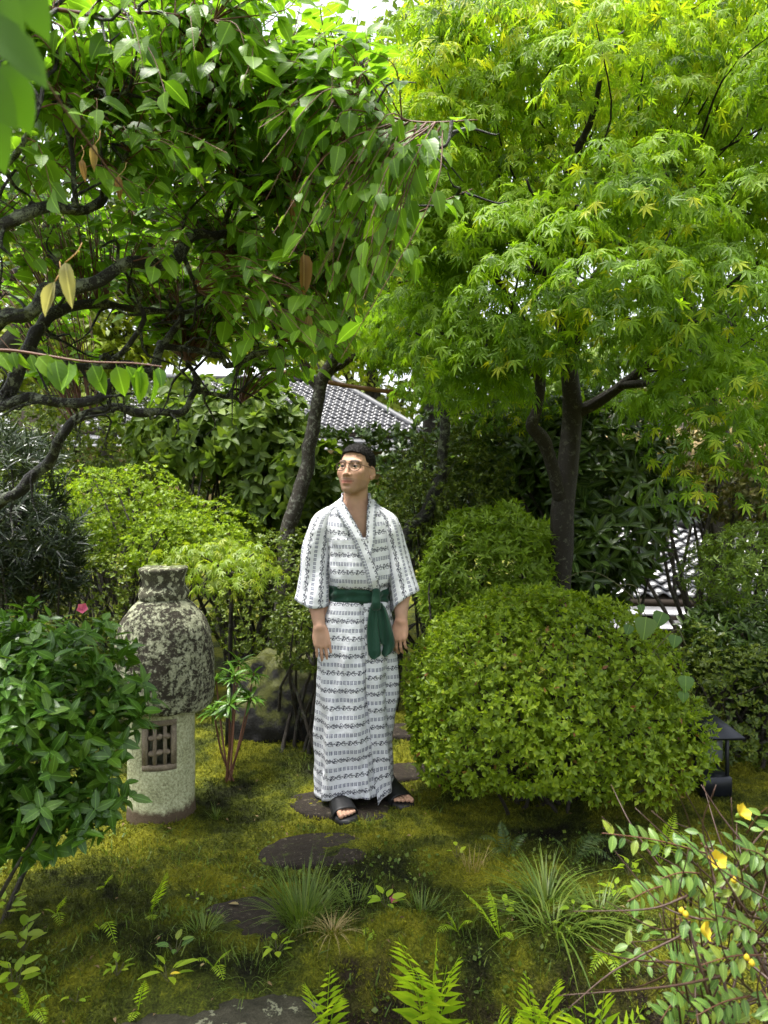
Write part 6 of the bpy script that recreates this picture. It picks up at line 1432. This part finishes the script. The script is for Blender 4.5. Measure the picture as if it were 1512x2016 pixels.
for i, (lab, px, py, lv, sz, h_) in enumerate([('round leaved seedling on the bank at the bottom centre', 735, 1985, 5, .035, .06), ('two leaved seedling at the bottom edge, right of centre', 905, 1990, 3, .06, .09), ('round leaved weed below the left mound', 345, 1880, 6, .045, .05),
    ('yellow green seedling left of the lichen spotted slab', 230, 1925, 8, .035, .05), ('small weed at the lower left corner', 45, 1880, 9, .06, .10), ('weed at the left edge below the camellia', 30, 1960, 10, .06, .10), ('small weed under the lantern side of the moss', 150, 1975, 5, .025, .03),
    ('striped bamboo grass beside the lichen spotted slab', 330, 1935, 7, .07, .05), ('leafy weed left of the fallen pink flower', 760, 1790, 7, .05, .05), ('weed at the end of the shaded ferns', 900, 1690, 4, .035, .05), ('young weed on the bank right of the slab', 640, 1990, 5, .03, .08), ('weed below the trailing grass', 1210, 1775, 9, .045, .06), ('weed in front of the lamp', 1240, 1730, 8, .05, .08), ('broad weed on the bank below the bottom fern', 800, 2005, 6, .05, .06), ('weed between bank and arching grass', 990, 1800, 7, .04, .05), ('dark weed at the left edge beside the moss mound', 15, 1815, 9, .055, .09), ('weed at the right end of the lichen spotted slab', 610, 2010, 7, .04, .07), ('clover like weed above the left mound', 385, 1770, 6, .022, .025), ('weed beside the tall grass clump', 545, 1880, 7, .04, .04), ('weed on the soil below the arching grass', 1130, 1900, 6, .035, .04)]):
    seedling(lab, px, py, lv, sz, L_HYP if i in (0, 1, 2) else None, LAN if i == 7 else None, h_)
def blossom(name, label, c, mat, r, n, parent=None, tilt=(0, -.5, 1), core=None, cat='flower'):
    c = np.asarray(c); ax = norm(np.array(tilt, float)); e1 = norm(np.cross(ax, [.3, .8, .1])); e2 = np.cross(ax, e1)
    o = parent if parent is not None else thing(name, tuple(c), label, cat)
    tgt = o
    if parent is not None:
        tgt = obj('flower', mesh('flower', *tube(np.array([c - ax * r * .4, c - ax * r * .1, c + ax * r * .12]), [r * .10, r * .20, r * .12], 8), core or mat, True), parent)
    tm = leaf_broad(.75, .6, .25, -.25, wave=.03)
    for k in range(n):
        a = 6.283 * k / n + .1 * R.random(); d = (e1 * math.cos(a) + e2 * math.sin(a)) * .9 + ax * .45
        V, F, A = bake(tm, np.array([c]), frames(d[None], ax[None]), np.array([r]), np.array([.3])); obj('petal', mesh('petal', V, F, mat, True, leaf=A), tgt)
    if parent is None: obj('core', mesh('core', *tube(np.array([c - ax * r * .2, c, c + ax * r * .25]), [r * .06, r * .14, r * .05], 7), core or mat, True), o)
L_PINK = leafmat('pink_petal', [(.55, .10, .20), (.62, .16, .26), (.5, .08, .16)], .6, .35, False, .3, .8)
L_GOLD = leafmat('yellow_petal', [(.60, .45, .03), (.66, .50, .04), (.56, .40, .03)], .55, .35, False, .3, .8)
blossom('azalea_blossom', 'pink blossom fallen on the moss in front', ground_at(777, 1784) + [0, 0, .02], L_PINK, .022, 5, tilt=(-.2, -.6, .8))
blossom('azalea_blossom', 'single pink blossom above the camellia, left', P(163, 1200, 2.75), L_PINK, .026, 5, tilt=(.2, -.8, .4))
def lying(label, px, py, mat, L, an, z=.03):
    p = ground_at(px, py) + [0, 0, z]; tm = leaf_broad(.45, .45, .15, .2); V, F, A = bake(tm, p[None], frames(np.array([[math.cos(an), math.sin(an), .1]]), UP[None]), np.array([L]), np.array([.2])); o = obj('fallen_leaf', mesh('fallen_leaf', V, F, mat, True, leaf=A)); tag(o, label, 'leaf', 'fallen leaves')
lying('yellow fallen leaf on the lichen spotted slab', 335, 1968, L_GOLD, .03, .3, .075); lying('small pale leaf lying at the back edge of the slab', 395, 1952, L_DRY, .02, 1.2, .075); lying('tan curled leaf on the stone left of the grass', 470, 1797, L_DRY, .04, 2.9, .03)
lying('orange dead leaf beside the bottom fern', 862, 1944, L_DEAD, .035, .5, .02)

# ------------------------------------------------------------------ hypericum with yellow flowers, right foreground
hb = np.array([.93, 1.72, float(gz(.93, 1.72))]); hy = thing('hypericum_shrub', tuple(hb), 'twiggy shrub with yellow flowers in the right foreground', 'shrub')
B_HYP = plainmat('brown_cane', (.016, .009, .006), (.075, .036, .021), 60., .5)
canes = []
for k in range(80):
    a = np.array([1350 + 230 * R.random(), 1760 + 330 * R.random()]); an = R.normal() * .9 + .1; L = 120 + 240 * R.random(); b_ = a + [math.sin(an) * L * (1 if R.random() < .5 else -1), -math.cos(an) * L]
    b_[1] = max(b_[1], 1545); d0, d1 = 1.55 + .5 * R.random(), 1.55 + .55 * R.random()
    p0, p1 = P(*a, d0), P(*b_, d1); canes.append((p0, p1))
for a, b_ in (((1512, 1860), (1185, 1608)), ((1480, 1800), (1250, 1590)), ((1440, 1790), (1350, 1560)), ((1480, 1750), (1448, 1640)), ((1512, 1900), (1240, 1855)), ((1500, 1840), (1335, 1985)), ((1340, 2016), (1320, 1800)), ((1420, 1780), (1330, 1620)), ((1512, 1880), (1280, 1640)), ((1500, 1700), (1380, 1545)), ((1512, 1960), (1290, 1975))):
    canes.append((P(*a, 1.75 + .2 * R.random()), P(*b_, 1.7 + .25 * R.random())))
for p0, p1 in canes:
    m_ = (p0 + p1) / 2 + R.normal(size=3) * .03; obj('cane', mesh('cane', *tube(crom(np.array([p0, m_, p1]), 12), np.linspace(.0022 + .0018 * R.random(), .0010, 12), 6), B_HYP, True), hy)
for k in range(14):
    obj('root_stem', mesh('root_stem', *tube(crom(np.array([hb + R.normal(size=3) * [.05, .05, 0], hb + [R.normal() * .1, R.normal() * .06, .25], canes[k * 3][0]]), 10), np.linspace(.005, .0035, 10), 6), B_HYP, True), hy)
ps, ds, us = [], [], []
def leafy(p0, p1, n):
    v = p1 - p0; tg = norm(v); s = norm(np.cross(tg, [0, -.8, .6]))
    for q in range(n):
        t = .15 + .85 * q / n
        for sg in (-1, 1): ps.append(p0 + v * t); ds.append(norm(s * sg + tg * .45 + R.normal(size=3) * .18)); us.append(np.array([0, -.5, .8]) + R.normal(size=3) * .25)
for a, b_, n, d in [((1390, 1680), (1185, 1640), 8, 1.75), ((1330, 1740), (1235, 1775), 6, 1.7), ((1380, 1720), (1300, 1730), 5, 1.72), ((1470, 1640), (1510, 1590), 3, 1.7), ((1440, 1820), (1330, 1810), 5, 1.65), ((1500, 1840), (1400, 1800), 5, 1.62), ((1500, 1880), (1380, 1900), 5, 1.6), ((1430, 1930), (1310, 1890), 6, 1.62), ((1480, 1960), (1370, 2000), 6, 1.6), ((1500, 1760), (1430, 1720), 4, 1.66), ((1400, 1780), (1330, 1700), 5, 1.8), ((1450, 1990), (1330, 1950), 6, 1.75), ((1520, 1700), (1460, 1670), 4, 1.7), ((1380, 1660), (1440, 1720), 5, 1.85), ((1300, 1850), (1390, 1860), 5, 1.85), ((1350, 1950), (1300, 2010), 5, 1.8), ((1500, 1950), (1530, 2010), 4, 1.6), ((1500, 1700), (1530, 1620), 4, 1.75), ((1340, 1900), (1420, 1960), 5, 1.9), ((1480, 1800), (1540, 1780), 4, 1.7)]:
    p0, p1 = P(*a, d + .08), P(*b_, d); leafy(p0, p1, n); obj('cane', mesh('cane', *tube(crom(np.array([p0, (p0 + p1) / 2 + [0, 0, .008], p1]), 8), np.linspace(.0022, .001, 8), 5), B_TWIG, True), hy)
for k in range(30): p0, p1 = canes[R.integers(0, len(canes))]; q = p0 * .5 + p1 * .5 + R.normal(size=3) * .06; leafy(q, q + norm(R.normal(size=3) + [0, -.3, .2]) * .07, 2)
ps, ds, us = map(np.array, (ps, ds, us)); foliage(hy, [leaf_broad(.52, .45, .12, .2), leaf_broad(.48, .45, .2, .35)], ps, frames(ds, us), .026 + .014 * R.random(len(ps)), R.random(len(ps)), L_HYP, 300, 'leaf', smooth=True, cell=.5)
for a, b_, d, tl in ((1455, 1604, 1.66, (.4, -.5, .6)), (1410, 1695, 1.64, (-.1, -.7, .5)), (1378, 1832, 1.60, (.8, -.5, .3))): blossom('', '', P(a, b_, d), L_GOLD, .026, 5, hy, tl, L_HYP)
for a, b_, d in ((1480, 1896, 1.6), (1470, 1885, 1.62), (1350, 1800, 1.64), (1342, 1793, 1.66), (1445, 1733, 1.66)):
    c = P(a, b_, d); obj('bud', mesh('bud', *tube(np.array([c + [0, 0, -.007], c + [0, 0, -.004], c, c + [0, 0, .005], c + [0, 0, .008]]), [.001, .0055, .0068, .004, .0008], 8), L_GOLD, True), hy)
# climbing vine with heart shaped leaves over the azalea
vb = P(1240, 1290, 3.42); vn = thing('vine', tuple(vb), 'climbing vine with heart shaped leaves over the azalea', 'vine')
for L in ([(1300, 1300, 3.5), (1265, 1200, 3.55), (1200, 1140, 3.6), (1150, 1125, 3.7), (1105, 1145, 3.75)], [(1300, 1300, 3.5), (1265, 1240, 3.5), (1255, 1160, 3.6), (1215, 1150, 3.65)], [(1280, 1290, 3.4), (1330, 1240, 3.4), (1350, 1270, 3.4)]):
    obj('tendril', mesh('tendril', *tube(crom(np.array([P(*q) for q in L]), 30), .0022, 5), B_GTWIG, True), vn)
HEART = leaf_broad(1.0, .28, .08, .25, (.06, .25, .55, .8))
for a, b_, d, L in ((1272, 1215, 3.38, .10), (1305, 1205, 3.45, .075), (1240, 1230, 3.42, .05), (1330, 1250, 3.4, .06), (1110, 1160, 3.7, .035), (1175, 1150, 3.65, .03), (1260, 1190, 3.5, .04), (1350, 1330, 3.3, .07), (1345, 1360, 3.3, .05)):
    V, F, A = bake(HEART, P(a, b_, d)[None], frames(np.array([[.2 * R.normal() - .2, -.4, -.8]]), np.array([[0., -.6, .7]])), np.array([L]), np.array([.1])); obj('leaf', mesh('leaf', V, F, L_HYP, True, leaf=A), vn)
